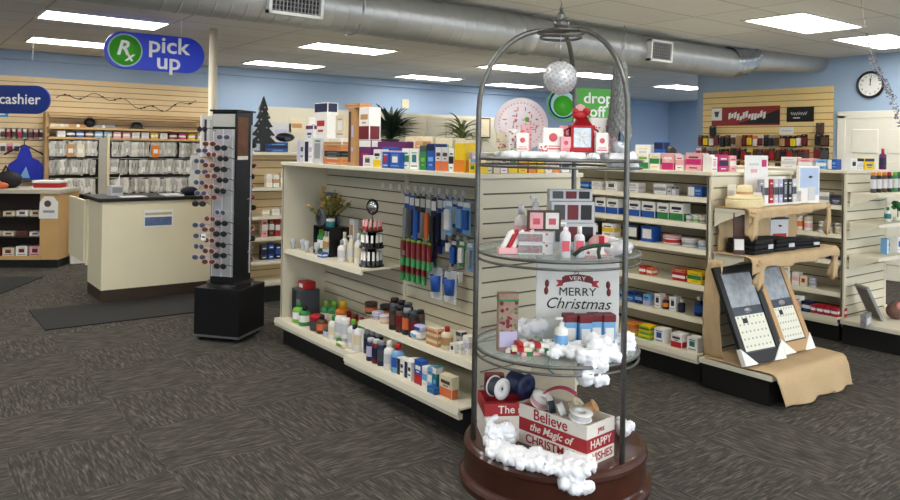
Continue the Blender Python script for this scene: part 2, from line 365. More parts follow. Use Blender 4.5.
# end displays
def bracket_shelf(parent, x0, x1, y0, y1, z, name='shelf'):
    o = MB().box(x0, x1, y0, y1, z-.03, z, bev=.004).build(name, shelfc, parent)
    for x in (x0, x1-.012):
        MB().prism([(y1, z-.03), (y1, z-.13), (y1-.04, z-.10), (y0+.05, z-.045), (y0+.02, z-.03)], x, x+.012, M=Matrix(((0, 0, 1, 0), (1, 0, 0, 0), (0, 1, 0, 0), (0, 0, 0, 1)))).build('shelf_bracket', shelfc, o)
    return o
e2 = empty('end_display', (4.75, 2.92, 0)); tag(e2, 'end display unit of two burlap covered shelves facing the front aisle', 'shelving')
MB().box(-.47, .42, -.51, 0, .165, .2, bev=.005).build('base_deck', shelfc, e2); MB().box(-.43, .39, -.47, -.0, 0, .165).build('kick_plate', kick, e2)
bracket_shelf(e2, -.32, .72, -.22, 0, 1.175); bracket_shelf(e2, -.32, .72, -.22, 0, .87)
e3 = empty('end_display', (6.70, 2.93, 0)); tag(e3, 'end display unit at the right edge with curved bracket shelves', 'shelving')
MB().box(-.48, .78, -.50, 0, .165, .2, bev=.005).build('base_deck', shelfc, e3); MB().box(-.44, .74, -.46, 0, 0, .165).build('kick_plate', kick, e3)
for z in (1.23, .985, .715): bracket_shelf(e3, -.34, .72, -.23, 0, z)
# far shelf unit behind the glasses tower
f = empty('shelf_unit', (3.45, 7.25, 0)); tag(f, 'wood backed shelf unit with cream shelves behind the glasses tower', 'shelving')
slats(MB(), -.66, .66, .14, 1.46, .08, y=0, t=.016).build('back_panel', [wood, groove], f)
MB().box(-.68, .68, -.33, .33, 0, .15).build('kick_plate', kick, f)
for z in (1.12, .84, .63, .40): MB().box(-.66, .66, -.34, -.02, z-.03, z, bev=.004).build('shelf', shelfc, f)
MB().box(-.68, .68, -.38, .34, .17, .2, bev=.004).box(-.68, .68, -.33, .33, .15, .17).build('base_deck', shelfc, f)
MB().box(-.68, .68, -.35, .34, 1.44, 1.47, bev=.004).build('top_shelf', shelfc, f)
for x in (-.69, .665): MB().box(x, x+.025, -.34, -.0, .15, 1.46).build('side_panel', shelfc, f)
FU = (3.45, 7.25)
# pick-up counter
lam = mat('laminate_cream', (236, 226, 194), .45, var=.05, scale=2)
c = empty('pickup_counter', (2.185, 8.05, 0)); tag(c, 'cream laminate pick up counter with black top and brown base strip', 'counter')
MB().box(-.51, .55, -.30, .30, .11, .965, bev=.004).build('cabinet_body', lam, c)
MB().box(-.51, .55, -.31, .30, 0, .11).build('base_strip', mat('base_brown', (58, 44, 34), .6), c)
MB().box(-.55, .57, -.335, .33, .965, 1.0, bev=.006).build('countertop', mat('top_black', (20, 19, 20), .5), c)
s = MB().box(-.53, -.5, .28, .34, .28, .95).build('gate_post', lam, c)
MB().box(-.545, -.515, .34, 1.12, .30, .94, bev=.004).build('swing_gate', lam, c)
p = MB().box(-.13, .16, -.309, -.301, .70, .87).build('notice', mat('paper_white', (240, 239, 234), .5), c)
MB().box(-.115, .145, -.311, -.309, .715, .80, 0).build('notice_picture', mat('notice_picture', (92, 110, 150), .5, var=.5, scale=30), p)
MB().box(-.115, .145, -.311, -.309, .82, .845, 0).build('notice_band', mat('notice_band', (196, 178, 140), .5, var=.2), p)
# cashier desk
dk = empty('cashier_desk', (1.70, 10.11, 0), math.radians(-31)); tag(dk, 'wood cashier desk with dark open candy shelves and a pale top', 'desk')
ply = mat('maple_ply', (206, 164, 106), .5, var=.08, scale=5); cav = mat('shelf_brown_dark', (50, 38, 32), .7)
MB().box(-.22, 0, 0, .62, .1, .9).build('end_cabinet', ply, dk); MB().box(-1.9, -.02, .02, .6, 0, .1).build('base_strip', kick, dk)
MB().box(-1.9, 0.02, -.03, .64, .9, .95, bev=.006).build('desk_top', mat('desk_top_grey', (196, 188, 168), .4), dk)
mb = MB().box(-1.9, -.22, .33, .36, .1, .9).box(-1.9, -.22, 0, .33, .1, .13).box(-1.9, -.22, 0.03, .33, .36, .375).box(-1.9, -.22, .06, .33, .60, .615); mb.build('candy_shelves', cav, dk)
MB().box(-1.9, -.2, -.012, .01, .1, .145).build('front_rail', ply, dk)
# prescription shelving on the back wall
rx = empty('prescription_rack', (2.9, 11.72, 0)); tag(rx, 'wood framed wall rack holding rows of hanging prescription bags', 'rack')
w2 = mat('rack_wood', (204, 168, 116), .5, var=.08, scale=5)
for x in (-1.12, 1.09): MB().box(x, x+.05, -.02, .19, .6, 1.94).build('side_frame', w2, rx)
for z in (1.93, 1.74, 1.60): MB().box(-1.1, 1.1, -.16, .19, z-.03, z).build('shelf', w2, rx)
RXO = (2.9, 11.72)
MB().box(-1.1, 1.1, .16, .19, .6, 1.6).build('back_board', mat('rack_back', (84, 74, 62), .7), rx)
MB().box(-.36, -.325, -.22, -.16, .5, 1.66).build('divider_post', mat('post_pale', (222, 208, 170), .5), rx)
MB().box(-.46, -.36, -.18, -.15, .5, 1.60).build('divider_panel', mat('divider_grey', (176, 172, 160), .5, var=.1, scale=30), rx)
for z in (1.56, 1.30, 1.02):
    MB().tube([(-1.07, -.1, z), (1.07, -.1, z)], .008, 6).build('hanging_rail', steel, rx)
# ================================================================ GOODS
FX = -PI/2            # goods that face -X (into the left aisle)
_n = [0]
def carton(w, d, h, cols, style='mid', name='product_box'):
    """printed carton, front on local -Y, base at z 0; the print is part of the same skin"""
    ks = list(dict.fromkeys(cols)); ms = [C_(k) for k in ks]; ix = lambda i: ks.index(cols[i % len(cols)])
    mb = MB().box(-w/2, w/2, -d/2, d/2, 0, h, ix(0), bev=min(w, d, h)*.03)
    def pr(u0, u1, v0, v1, i, side=True):
        mb.box(-w/2+u0*w, -w/2+u1*w, -d/2-.0006, -d/2, v0*h, v1*h, ix(i))
        if side: mb.box(w/2, w/2+.0006, -d/2+.1*d, d/2-.1*d, v0*h, v1*h, ix(i)); mb.box(-w/2-.0006, -w/2, -d/2+.1*d, d/2-.1*d, v0*h, v1*h, ix(i))
    if style == 'mid': pr(.02, .98, .34, .66, 1); pr(.2, .8, .72, .80, 2, False); pr(.25, .75, .14, .20, 2, False)
    elif style == 'bot': pr(0, 1, .02, .42, 1); pr(.14, .86, .62, .78, 2, False); pr(.3, .7, .50, .55, 2, False)
    elif style == 'top': pr(0, 1, .74, .98, 1); pr(.2, .8, .34, .5, 2, False); pr(.3, .7, .18, .24, 2, False)
    elif style == 'logo': pr(.25, .75, .36, .74, 1, False); pr(.15, .85, .14, .2, 2, False); pr(.2, .8, .8, .85, 2, False)
    elif style == 'win': pr(.14, .86, .2, .8, 1, False); pr(.2, .8, .86, .92, 2, False)
    elif style == 'two': pr(.04, .48, .06, .94, 1, False); pr(.55, .9, .5, .7, 2, False); pr(.55, .9, .25, .32, 2, False)
    return mb.build(name, ms)
def bottle(r, h, body, cap, lab, kind='round', name='bottle', sy=1.):
    """bottle with a cap and a label of their own; kinds: round, pump, can, spray, jar, tube"""
    B = C_(body) if isinstance(body, str) else body
    if kind == 'can': prof = [(0, 0), (r*.94, 0), (r, .004), (r, h*.80), (r*.78, h*.85), (0, h*.85)]; cp = [(0, h*.83), (r*.82, h*.83), (r*.8, h*.98), (r*.7, h), (0, h)]
    elif kind == 'jar': prof = [(0, 0), (r*.9, 0), (r, r*.15), (r, h*.62), (r*.85, h*.70), (0, h*.70)]; cp = [(0, h*.68), (r*1.02, h*.68), (r*1.02, h*.97), (r*.96, h), (0, h)]
    elif kind == 'tube': prof = [(0, h*.18), (r*.8, h*.18), (r, h*.3), (r*.98, h*.9), (r*.9, h), (0, h)]; cp = [(0, 0), (r*.72, 0), (r*.72, h*.18), (0, h*.18)]
    else: prof = [(0, 0), (r*.9, 0), (r, r*.12), (r, h*.62), (r*.9, h*.70), (r*.45, h*.77), (r*.36, h*.80), (0, h*.80)]; cp = [(0, h*.78), (r*.44, h*.78), (r*.42, h*.99), (r*.36, h), (0, h)]
    o = MB().lathe(prof, 16, sy=sy).build(name, B)
    mb = MB().lathe(cp, 12, sy=sy if kind in ('can', 'jar', 'tube') else 1)
    if kind == 'pump':
        mb = MB().cyl(r*.42, h*.78, h*.86, 12).cyl(r*.12, h*.86, h*.96, 8).box(-r*.9, r*.2, -r*.16, r*.16, h*.94, h, bev=r*.05)
    if kind == 'spray':
        mb = MB().cyl(r*.4, h*.78, h*.86, 12).box(-r*.8, r*.6, -r*.25, r*.25, h*.86, h, bev=r*.08).box(-r*.62, -r*.45, -r*.12, r*.12, h*.74, h*.88)
    mb.build('cap', C_(cap) if isinstance(cap, str) else cap, o)
    if lab:
        z0, z1 = (h*.2, h*.55) if kind != 'tube' else (h*.4, h*.8)
        if kind == 'can': z1 = h*.66
        MB().lathe([(r*1.004+.0004, z0), (r*1.004+.0004, z1)], 16, sy=sy).build('label_band', C_(lab), o)
    return o
def T(o, lb, cat, grp=None): return tag(o, lb, cat, grp)
def line(X, zt, specs, rz=FX, dep=.09, off=.02, where='', grp=None):
    """goods standing in a line just behind the front edge X of a shelf; spec = (px0, px1, height, colours, style, label[, extra depth])"""
    for s in specs:
        p0, p1, h, cols, style, lb = s[:6]; back = s[6] if len(s) > 6 else 0; lift = s[7] if len(s) > 7 else 0; n = s[8] if len(s) > 8 else 1
        xs = X+off+back
        ya, yb = ypx(p0, xs), ypx(p1, xs); w = abs(ya-yb); d = min(dep, max(.03, w*1.2))
        full = (lb+' '+where).strip()
        wn = w/n
        for k in range(n):
            yc_ = ya-(k+.5)*wn
            if k == 0:
                if style.startswith('b:'):
                    kd = style[2:]; o = bottle(wn*.47, h, cols[0], cols[1], cols[2] if len(cols) > 2 else None, kd, name='bottle' if kd != 'jar' else 'jar'); xx = xs+wn*.47; cat = 'bottle' if kd != 'jar' else 'jar'
                    if kd == 'can': o.name = 'spray_can'; cat = 'spray can'
                    if kd == 'tube': o.name = 'tube'; cat = 'tube'
                else: o = carton(wn*.95, d, h, cols, style); xx = xs+d/2; cat = 'box'
                first = o
            else: o = copy_tree(first)
            put(o, (xx, yc_, zt+lift+.0003), rz); T(o, full, cat, (grp or full) if n > 1 else None)
Z1 = 1.4123
top1 = 'on front top shelf'
line(2.50, Z1, [
 (296, 303, .17, 'ZVA', 'two', 'slim grey and lilac carton farthest left'), (303.5, 312, .17, 'WNV', 'two', 'white carton with dark tall window'),
 (312.5, 320.5, .185, 'ZSG', 'win', 'pale grey carton with a plant picture'),
 (304.5, 312, .11, 'WPB', 'top', 'small white and purple carton stacked over the dark window carton', .0, .171),
 (313, 326, .26, 'WNR', 'top', 'big white carton with navy top stacked at the left end', .03, .1855),
 (322, 341, .055, 'TFW', 'mid', 'lowest flat tan massager carton'), (323, 340, .04, 'KAS', 'mid', 'flat black carton between two tan ones', 0, .0555), (322, 341, .045, 'TFD', 'mid', 'upper flat tan massager carton', 0, .096),  # the black box stands in for the dark gap within the pile
 (322.5, 341, .045, 'WTC', 'bot', 'flat white and tan carton topping the tan pile', 0, .1415), (334, 343, .16, 'CWS', 'logo', 'upright cream carton topping the tan pile', .02, .187),
 (347, 353, .39, 'TDV', 'two', 'tall tan patterned carton'), (343, 359, .03, 'TFC', 'mid', 'thin tan carton laid across the tallest carton', .0, .391),
 (358, 370, .175, 'PWR', 'top', 'dark maroon carton left of the purple one'), (357.5, 368, .215, 'WHT', 'bot', 'white emblem carton over the maroon one', .0, .1755),
 (376, 404, .165, 'PVB', 'mid', 'wide purple carton with pale lettering', .03), (362, 371.5, .075, 'WAT', 'logo', 'small white carton before the maroon carton', -.035),
 (372.5, 380, .115, 'WYK', 'bot', 'white and yellow carton', -.03), (381.5, 388, .10, 'BRW', 'logo', 'narrow blue carton with red mark', -.03), (388.5, 400, .10, 'BWL', 'logo', 'bright blue carton', -.03),
 (401, 408.5, .125, 'WGQ', 'mid', 'white carton with dark green picture', 0), (409, 418, .12, 'WQG', 'logo', 'white carton with small green leaf print', -.01), (404, 414, .2, 'CKT', 'logo', 'peach carton with black shapes', .1), (414, 422, .17, 'TCI', 'logo', 'salmon pink carton behind the green one', .1),
 (418.8, 425.5, .145, 'GAE', 'top', 'green carton', -.01), (426, 434, .155, 'BNL', 'top', 'tall blue carton with navy top', -.01),
 (434.5, 440.5, .135, 'ZFD', 'bot', 'silver carton with brown foot picture, left of two', -.01), (441, 447.5, .135, 'ZFD', 'bot', 'silver carton with brown foot picture, right of two', -.01),
 (448, 453, .13, 'WKG', 'mid', 'slim white carton with green triangle', -.01), (453.5, 464, .16, 'YOY', 'bot', 'yellow carton', -.01),
 (465, 470.5, .11, 'VWL', 'mid', 'lavender carton right of the yellow one', .02), (471, 477, .11, 'VLW', 'mid', 'lavender carton at the near post', .02), (468, 476, .055, 'YGO', 'logo', 'small yellow carton before the lavender ones', -.035),
 (418, 432, .20, 'CWC', 'mid', 'long cream carton behind the blue and green ones', .16), (434, 452, .19, 'CGE', 'mid', 'cream carton with a green leaf', .16), (454, 468, .18, 'CWZ', 'mid', 'cream carton behind the yellow one', .16),
], where=top1)
def endline(Y, zt, specs, where, dep=.07):
    for p0, p1, h, cols, style, lb in specs:
        xa, xb = xpx(p0, Y), xpx(p1, Y); w = xb-xa
        o = carton(w*.95, dep, h, cols, style); put(o, ((xa+xb)/2, Y+dep/2, zt+.0003), 0); T(o, lb+' '+where, 'box')
endline(3.06, Z1, [(485, 492, .085, 'CWG', 'logo', 'cream carton nearest the left cage post'), (493, 499.5, .08, 'CZI', 'mid', 'cream carton second from the left cage post'), (500, 507, .085, 'WIM', 'mid', 'white and pink carton'),
 (508, 517, .09, 'CYG', 'bot', 'pale yellow carton'), (518, 527, .09, 'YOF', 'mid', 'yellow carton with orange band'), (528, 536, .095, 'OYO', 'mid', 'orange carton'), (537, 544, .095, 'YOY', 'top', 'deep yellow carton'),
 (545, 551.5, .08, 'WKO', 'top', 'white carton with black square'), (552, 559, .08, 'WOI', 'bot', 'white carton with orange base'), (561, 569, .075, 'WNZ', 'mid', 'white and navy carton'), (570, 578, .08, 'ZWB', 'mid', 'pale grey carton at the outer corner')], 'seen under the snow shelf')
# ---- front run, middle shelf (far section)
zm = .7353
lo = 'on the curved-end middle shelf of the front run'
def thing(name, lb, cat, loc, rz=0, grp=None): return tag(empty(name, loc, rz), lb, cat, grp)
def py(px, X): return ypx(px, X)
# paper flower basket picture box: blue frame at the back
o = carton(.13, .05, .30, 'BLN', 'win'); put(o, (2.80, py(328, 2.78), zm+.14), FX); T(o, 'dark blue framed picture carton at the back behind the dried flowers', 'box')
o = carton(.22, .10, .139, 'AKS', 'mid'); put(o, (2.77, py(329, 2.77), zm), FX); T(o, 'grey riser carton under the blue picture carton', 'box')
b = thing('tea_display', 'black tiered stand with green and cream bottles on the middle shelf', 'display stand', (2.66, py(327, 2.62), zm), FX)
bk = mat('acrylic_black', (24, 25, 27), .25)
MB().box(-.13, .13, -.08, .08, 0, .012).box(-.13, .13, -.08, .08, .20, .212).box(-.13, -.118, -.08, .08, .012, .2).box(.118, .13, -.08, .08, .012, .2).box(-.118, .118, .07, .08, .012, .2).build('stand_frame', bk, b)
sx = b.location.x; sy_ = b.location.y
row(bottle(.02, .17, 'G', 'E', 'W'), [(sx-.045, sy_+.09-.04*i, zm+.0125, 0) for i in range(2)], 'small green bottle in the black tiered stand', 'bottle', 'green bottles in the tiered stand')
row(bottle(.021, .165, 'C', 'W', 'T'), [(sx-.045, sy_+.0-.045*i, zm+.0125, 0) for i in range(2)], 'cream bottle in the black tiered stand', 'bottle', 'cream bottles in the tiered stand')
o = carton(.07, .05, .05, 'LZW', 'mid'); put(o, (sx-.04, sy_-.085, zm+.0125), FX); T(o, 'pale blue pack at the right in the tiered stand', 'box')
fl = thing('flower_bunch', 'bunch of dried yellow and olive flowers on the black tiered stand', 'flowers', (sx+.0, sy_+.01, zm+.2125))
MB().lathe([(0, 0), (.03, 0), (.036, .05), (.03, .07), (0, .07)], 14).build('pot', C_('A'), fl)
ol = mat('olive_leaf', (112, 108, 52), .7, var=.2); mb = MB(); pts = []
for i in range(26):
    a = random.uniform(0, 2*PI); t = random.uniform(.04, .17); h = random.uniform(.12, .28); e = (t*math.cos(a), 1.25*t*math.sin(a)+.02, h); pts.append(e)
    mb.tube([(0, 0, .06), (e[0]*.5, e[1]*.5, h*.6), e], .0022, 4)
    for q in range(3): mb.sph(.021, (e[0]*(.5+.17*q), e[1]*(.5+.17*q), h*(.6+.12*q)), sub=1, sc=(1, .4, .8))
mb.build('foliage', ol, fl)
mb = MB()
for e in pts[:14]: mb.sph(.019, (e[0], e[1], e[2]+.01), sub=1, sc=(1, 1, .6))
mb.build('blossoms', mat('blossom_ochre', (206, 150, 62), .7, var=.2), fl)
# round silver tins
def tin(r, lb, loc):
    t = thing('round_tin', lb, 'tin', loc, FX); M = RX(PI/2, (0, 0, r))
    MB().cyl(r, -.012, .012, 28, M=M).build('disc', mat('tin_grey', (150, 158, 168), .35, .6), t)
    mb = MB()
    for k in range(3): mb.lathe([(r*(.3+.25*k), .013), (r*(.3+.25*k)+.004, .0145), (r*(.3+.25*k)+.008, .013)], 24, M=M)
    for k in range(6): mb.box(-.003, .003, -.0145, -.012, -r*.8, r*.8, M=Matrix.Translation((0, 0, r)) @ Matrix.Rotation(PI*k/6, 4, 'Y'))
    mb.build('wheel_print', mat('tin_dark', (50, 56, 66), .4, .3), t)
tin(.062, 'silver round tin with dark wheel print, front of two', (sx-.055, sy_+.07, zm+.2125)); tin(.07, 'silver round tin behind the front one', (sx-.02, sy_+.10, zm+.2125))
o = bottle(.032, .06, 'Q', 'W', None, 'jar', 'jar'); put(o, (sx-.045, sy_-.07, zm+.2125)); T(o, 'teal jar with white lid on the black tiered stand', 'jar')
# glass trinkets at far left
gl = mat('clear_plastic', (226, 230, 234), .12, var=.02, spec=.6, alpha=.55)
tr = MB()
for i in range(5): tr.lathe([(0, 0), (.018, .002), (.006, .02), (.02, .05), (.016, .075), (0, .06)], 10)
for i, dx in enumerate((0, .05, .10, .15)):
    o = MB().lathe([(0, 0), (.02, .002), (.007, .02), (.023, .045), (.02, .085), (.018, .085), (.02, .047), (0, .03)], 12).build('glass_ornament', gl)
    MB().lathe([(.012, .03), (.016, .06), (0, .062)], 8).build('filling', C_('VISZ'[i]), o)
    put(o, (2.56+.02*(i % 2), py(294+7*i, 2.56), zm)); T(o, 'small clear ornament with %s filling at the far left of the middle shelf' % ('lilac', 'pink', 'grey', 'silver')[i], 'ornament')
o = carton(.07, .05, .035, 'BWN', 'mid'); put(o, (2.545, py(323, 2.54), zm), FX); T(o, 'small blue and white pack at the shelf edge before the tiered stand', 'box')
# white figurines/bottles in the middle
for i, (px, h, k, c, lb) in enumerate([(341.5, .20, 'W', 'C', 'white lotion bottle left of the beauty stand'), (348, .185, 'C', 'W', 'cream lotion bottle left of the beauty stand'), (355.5, .21, 'W', 'W', 'tall white lotion bottle beside the beauty stand'), (345, .15, 'W', 'S', 'short white bottle in front, left of the beauty stand')]):
    o = bottle(.028, h, k, c, 'Z' if i % 2 else 'C', 'pump' if i == 1 else 'round'); put(o, (2.56+(.05 if i < 3 else 0), py(px, 2.58), zm)); T(o, lb, 'bottle')
o = MB().box(-.035, .035, -.02, .02, 0, .17, bev=.006).build('candle_box', C_('Z')); MB().box(-.02, .02, -.0215, -.02, .05, .13).build('picture', C_('T'), o); put(o, (2.72, py(352, 2.7), zm+.11), FX); T(o, 'pale grey carton with tan picture above the white lotion bottles', 'box')
o = carton(.1, .07, .109, 'KAK', 'mid'); put(o, (2.72, py(351, 2.7), zm), FX); T(o, 'black riser carton behind the white lotion bottles', 'box')
# rotating beauty stand with mirror
bs = thing('beauty_stand', 'black round tiered cosmetics stand topped by an oval mirror', 'display stand', (2.64, py(370, 2.62), zm))
mb = MB()
for z in (0, .125, .235): mb.cyl(.085-.01*(z > .2), z, z+.012, 24)
mb.cyl(.03, .012, .235, 14).build('tiers', bk, bs)
MB().tube([(0, 0, .24), (0, 0, .345)], .004, 6).build('mirror_stem', bk, bs)
Mm = Matrix.Translation((0, 0, .40)) @ Matrix.Rotation(-PI/2+.5, 4, 'Z') @ Matrix.Rotation(PI/2, 4, 'X')
mi = MB().lathe([(0, -.004), (.044, -.004), (.048, 0), (.044, .004), (.042, .002), (0, .002)], 24, M=Mm @ Matrix.Diagonal((1, 1.15, 1, 1))).build('mirror', mat('mirror_rim', (40, 40, 44), .3, .5), bs)
MB().lathe([(0, .0045), (.036, .0045), (.036, .003)], 24, M=Mm @ Matrix.Diagonal((1, 1.15, 1, 1))).build('mirror_glass', mat('mirror_glass', (200, 206, 206), .08, .9), mi)
for z, k, n, h, lbl in ((.0125, 'W', 13, .09, 'white tube standing in the lowest tier of the beauty stand'), (.1375, 'S', 12, .075, 'grey tube standing in the middle tier of the beauty stand'), (.2475, 'F', 11, .065, 'pink tipped lipstick on the top tier of the beauty stand')):
    kk = 'I' if z > .2 else ('W' if z > .1 else 'W')
    pr_ = MB().cyl(.0085, 0, h, 8).build('lip_tube', C_(kk)); MB().cyl(.009, h*.0, h*.35, 8).build('tube_base', C_('R' if z > .2 else ('K' if z > .1 else 'A')), pr_)
    row(pr_, [(2.64+(.066 if z < .2 else .058)*math.cos(2*PI*i/n), bs.location.y+(.066 if z < .2 else .058)*math.sin(2*PI*i/n), zm+z, 0) for i in range(n)], lbl, 'lipstick', 'tubes in the tier at height %d' % int(z*100))
# ---- front run, base deck far section
zd = .2004
dk1 = 'on front base deck'
o = carton(.16, .16, .235, 'AKS', 'two'); put(o, (2.62, py(305, 2.60), zd), FX); T(o, 'dark grey gift carton at the far left of the front base deck', 'box')
o = MB().box(-.06, .06, -.05, .05, 0, .06, bev=.015).build('gift_pack', C_('R')); MB().box(-.03, .03, -.0515, -.05, .015, .045).build('sticker', C_('W'), o); put(o, (2.62, py(306, 2.60), zd+.2355), FX); T(o, 'red pack lying on the dark grey gift carton', 'box')
line(2.46, zd, [(292, 298, .15, 'EGW', 'b:round', 'green bottle with lime cap, left of two'), (298.5, 304, .14, 'GKW', 'b:round', 'green bottle with black cap, right of two'),
 (309, 316, .11, 'DRA', 'b:jar', 'brown jar with red lid'), (316.5, 322, .13, 'DKF', 'b:round', 'brown bottle with black cap'), (322.5, 330, .06, 'ZAV', 'b:jar', 'low grey lidded jar'),
 (328, 334, .16, 'WGC', 'b:round', 'slim white bottle with green cap'), (334.5, 340.5, .17, 'WGZ', 'b:tube', 'white tube with green cap, left of the pair'), (341, 346, .175, 'WVZ', 'b:tube', 'white tube with lilac cap, right of the pair'),
 ], dep=.08, where=dk1)
line(2.46, zd, [(312, 319, .10, 'RKF', 'b:round', 'reddish bottle behind the brown jar', .1), (320, 326, .19, 'GEW', 'b:round', 'green bottle with lime cap behind the white tubes', .12), (327, 334, .2, 'GEC', 'b:round', 'tall green bottle behind the slim white bottle', .14),
 (334, 342, .21, 'OYW', 'b:round', 'orange bottle with yellow cap at the back', .16), (343, 349, .17, 'RHW', 'b:round', 'red bottle behind the white tubes, left one', .13), (349.5, 355.5, .17, 'RHC', 'b:round', 'red bottle behind the white bottles, middle one', .12), (356, 362, .165, 'HRW', 'b:round', 'dark red bottle behind the lime capped bottles', .12)], where=dk1)
zd2 = zd
line(2.46, zd, [(347, 353.5, .185, 'WEZ', 'b:round', 'white bottle with lime cap, left of three'), (354, 360, .19, 'WEC', 'b:round', 'white bottle with lime cap, middle of three'), (361, 367.5, .19, 'WEW', 'b:round', 'white bottle with lime cap, right of three', .03)], where=dk1)
o = bottle(.02, .16, 'Z', 'N', 'C', 'can'); put(o, (2.50, py(357, 2.5), zd)); T(o, 'slim pale bottle with navy cap standing in front of the lime capped bottles', 'bottle')
o = MB().box(-.05, .05, -.018, .018, 0, .03, bev=.01).build('soap_bar_pack', C_('C')); MB().box(-.03, .03, -.019, -.0175, .008, .022).build('sticker', C_('E'), o); put(o, (2.455, py(343, 2.45), zd), FX); T(o, 'low cream soap pack lying at the deck edge where the two decks meet', 'pack')
# near deck
nd = 'on near front base deck'
line(2.41, zd, [(367, 372, .14, 'NZV', 'b:can', 'navy spray can with pale cap, first from the left'), (372.5, 377.5, .145, 'HZN', 'b:can', 'dark red spray can with pale cap'), (378, 383, .15, 'NSA', 'b:can', 'navy spray can with grey cap, before the white bottle'), ], where=nd)
line(2.41, zd, [(364, 369, .15, 'ASN', 'b:can', 'grey spray can in the back rank, first', .07), (369.5, 374.5, .155, 'KSH', 'b:can', 'black spray can in the back rank, second', .07), (375, 380, .16, 'NSP', 'b:can', 'navy spray can in the back rank, third', .07), (358, 363, .12, 'HSW', 'b:can', 'short maroon spray can in the back rank, leftmost', .09)], where=nd)
line(2.41, zd, [(384, 390.5, .165, 'WWZ', 'b:round', 'tall plain white bottle'), (391, 399, .165, 'LRB', 'b:round', 'light blue bottle with red cap'), (399.5, 406.5, .105, 'WKN', 'two', 'white carton with black window, left of two'), (407, 414, .105, 'WNK', 'two', 'white carton with dark window, right of two'),
 (412, 417, .115, 'WZL', 'logo', 'white carton just behind the blue one', .03), (417, 424.5, .135, 'BRW', 'bot', 'bright blue carton with red foot'), (424.8, 430, .115, 'WLZ', 'mid', 'slim white and blue carton'), (430.5, 435, .125, 'LWQ', 'mid', 'pale aqua carton'), (435.3, 439.5, .135, 'QWL', 'top', 'slim teal carton'),
 (430, 438.5, .035, 'BQL', 'mid', 'flat teal pack lying before the aqua cartons', -.03), (442, 455, .115, 'CFD', 'bot', 'tan and orange carton nearest the cage')], where=nd, dep=.05)
# near mid shelf z .412
zn = .4123; ns = 'on front low shelf'
line(2.49, zn, [(364, 371, .075, 'ADF', 'b:jar', 'small brown jar, left end', .1), (371.5, 378, .05, 'ZVS', 'b:jar', 'low grey jar', .05), (379, 386, .05, 'IZC', 'b:jar', 'low pinkish jar', .04), (379, 386.5, .085, 'DKF', 'b:jar', 'tall brown jar behind the pink one', .12)], where=ns)
line(2.49, zn, [(388.5, 395, .155, 'KAD', 'b:can', 'black spray can, first of the front rank'), (395.5, 401.5, .155, 'DKH', 'b:can', 'brown black spray can, second of the front rank'), (402, 408, .155, 'KSF', 'b:can', 'black spray can with copper band, third of the front rank'), (408.5, 414.5, .15, 'KAH', 'b:can', 'black spray can with red band, fourth of the front rank')], where=ns)
line(2.49, zn, [(389, 395, .165, 'HKD', 'b:can', 'maroon spray can, first of the back rank', .075), (396, 402, .165, 'KKA', 'b:can', 'black spray can, second of the back rank', .075), (403, 409, .165, 'KAF', 'b:can', 'black spray can, third of the back rank', .075), (416, 421.5, .15, 'DKA', 'b:can', 'dark brown spray can, last of the back rank', .06)], where=ns)
def soft_pack(w, h, d, k, k2, lb, loc, rz):
    o = MB().sph(.5, (0, 0, .5), sub=3, sc=(1, 1, 1)).build('soft_pack', C_(k)); o.scale = (1, 1, 1)
    for v in o.data.vertices:
        c = v.co-Vector((0, 0, .5)); c = Vector([math.copysign(abs(q*2)**.55/2, q) for q in c]); v.co = Vector((c.x*w, c.y*d, (c.z+.5)*h))
    MB().box(-w*.3, w*.3, -d/2-.001, -d/2+.002, h*.3, h*.7).build('sticker', C_(k2), o); put(o, loc, rz); T(o, lb, 'pack')
soft_pack(.10, .045, .07, 'W', 'L', 'white soft pack, lower of two on front low shelf', (2.54, py(419, 2.53), zn), FX)
soft_pack(.09, .04, .06, 'V', 'B', 'lilac soft pack, upper of two on front low shelf', (2.545, py(421, 2.53), zn+.045), FX)
line(2.49, zn, [(428, 440, .055, 'TCF', 'mid', 'lower flat tan carton'), (428.5, 439.5, .045, 'CFT', 'mid', 'upper flat cream carton', .003, .0555), (440.5, 448.5, .125, 'CRT', 'b:round', 'cream bottle with red cap'), (452, 457, .055, 'WKZ', 'logo', 'tiny white carton with black mark'), (457.5, 463, .06, 'WZS', 'mid', 'tiny plain white carton', .02), (458, 463, .09, 'ZAS', 'top', 'slim grey carton behind the tiny white ones', .1), (465, 471, .1, 'WVZ', 'mid', 'pale carton nearest the near end post', .05)], where=ns, dep=.05)
# ---- hanging goods on the front run back panel, near section
BX = G1X+.38-.016
def blister(w, h, card, blis, lb, px, z, cat='hanging pack', d=.022, X=None, out=.03, grp=None, rz=FX, parent=None):
    X = BX if X is None else X
    x = X-out; y = ypx(px, x) if px > 1 else -px
    ks = [card, blis]
    o = MB().box(-w/2, w/2, -.001, .001, -h, 0, bev=.0004).build('hanging_pack', C_(card))
    MB().box(-w*.34, w*.34, -d, -.001, -h*.86, -h*.28, bev=d*.3).build('blister', C_(blis), o)
    MB().box(-w*.42, w*.42, -.0022, -.001, -h*.2, -h*.06).build('header_print', C_('W' if card not in 'WZC' else blis), o)
    put(o, (x, y, z), rz); T(o, lb, cat, grp)
    if parent is not None: hook(parent, X, y, z-.012, L=out+.02)
    return o
cols = [('B', 'S', .34), ('B', 'A', .36), ('N', 'B', .34), ('K', 'Z', .40), ('S', 'F', .38), ('N', 'K', .42), ('B', 'N', .36), ('N', 'S', .30), ('L', 'W', .22), ('B', 'W', .18), ('B', 'L', .20), ('L', 'B', .2)]
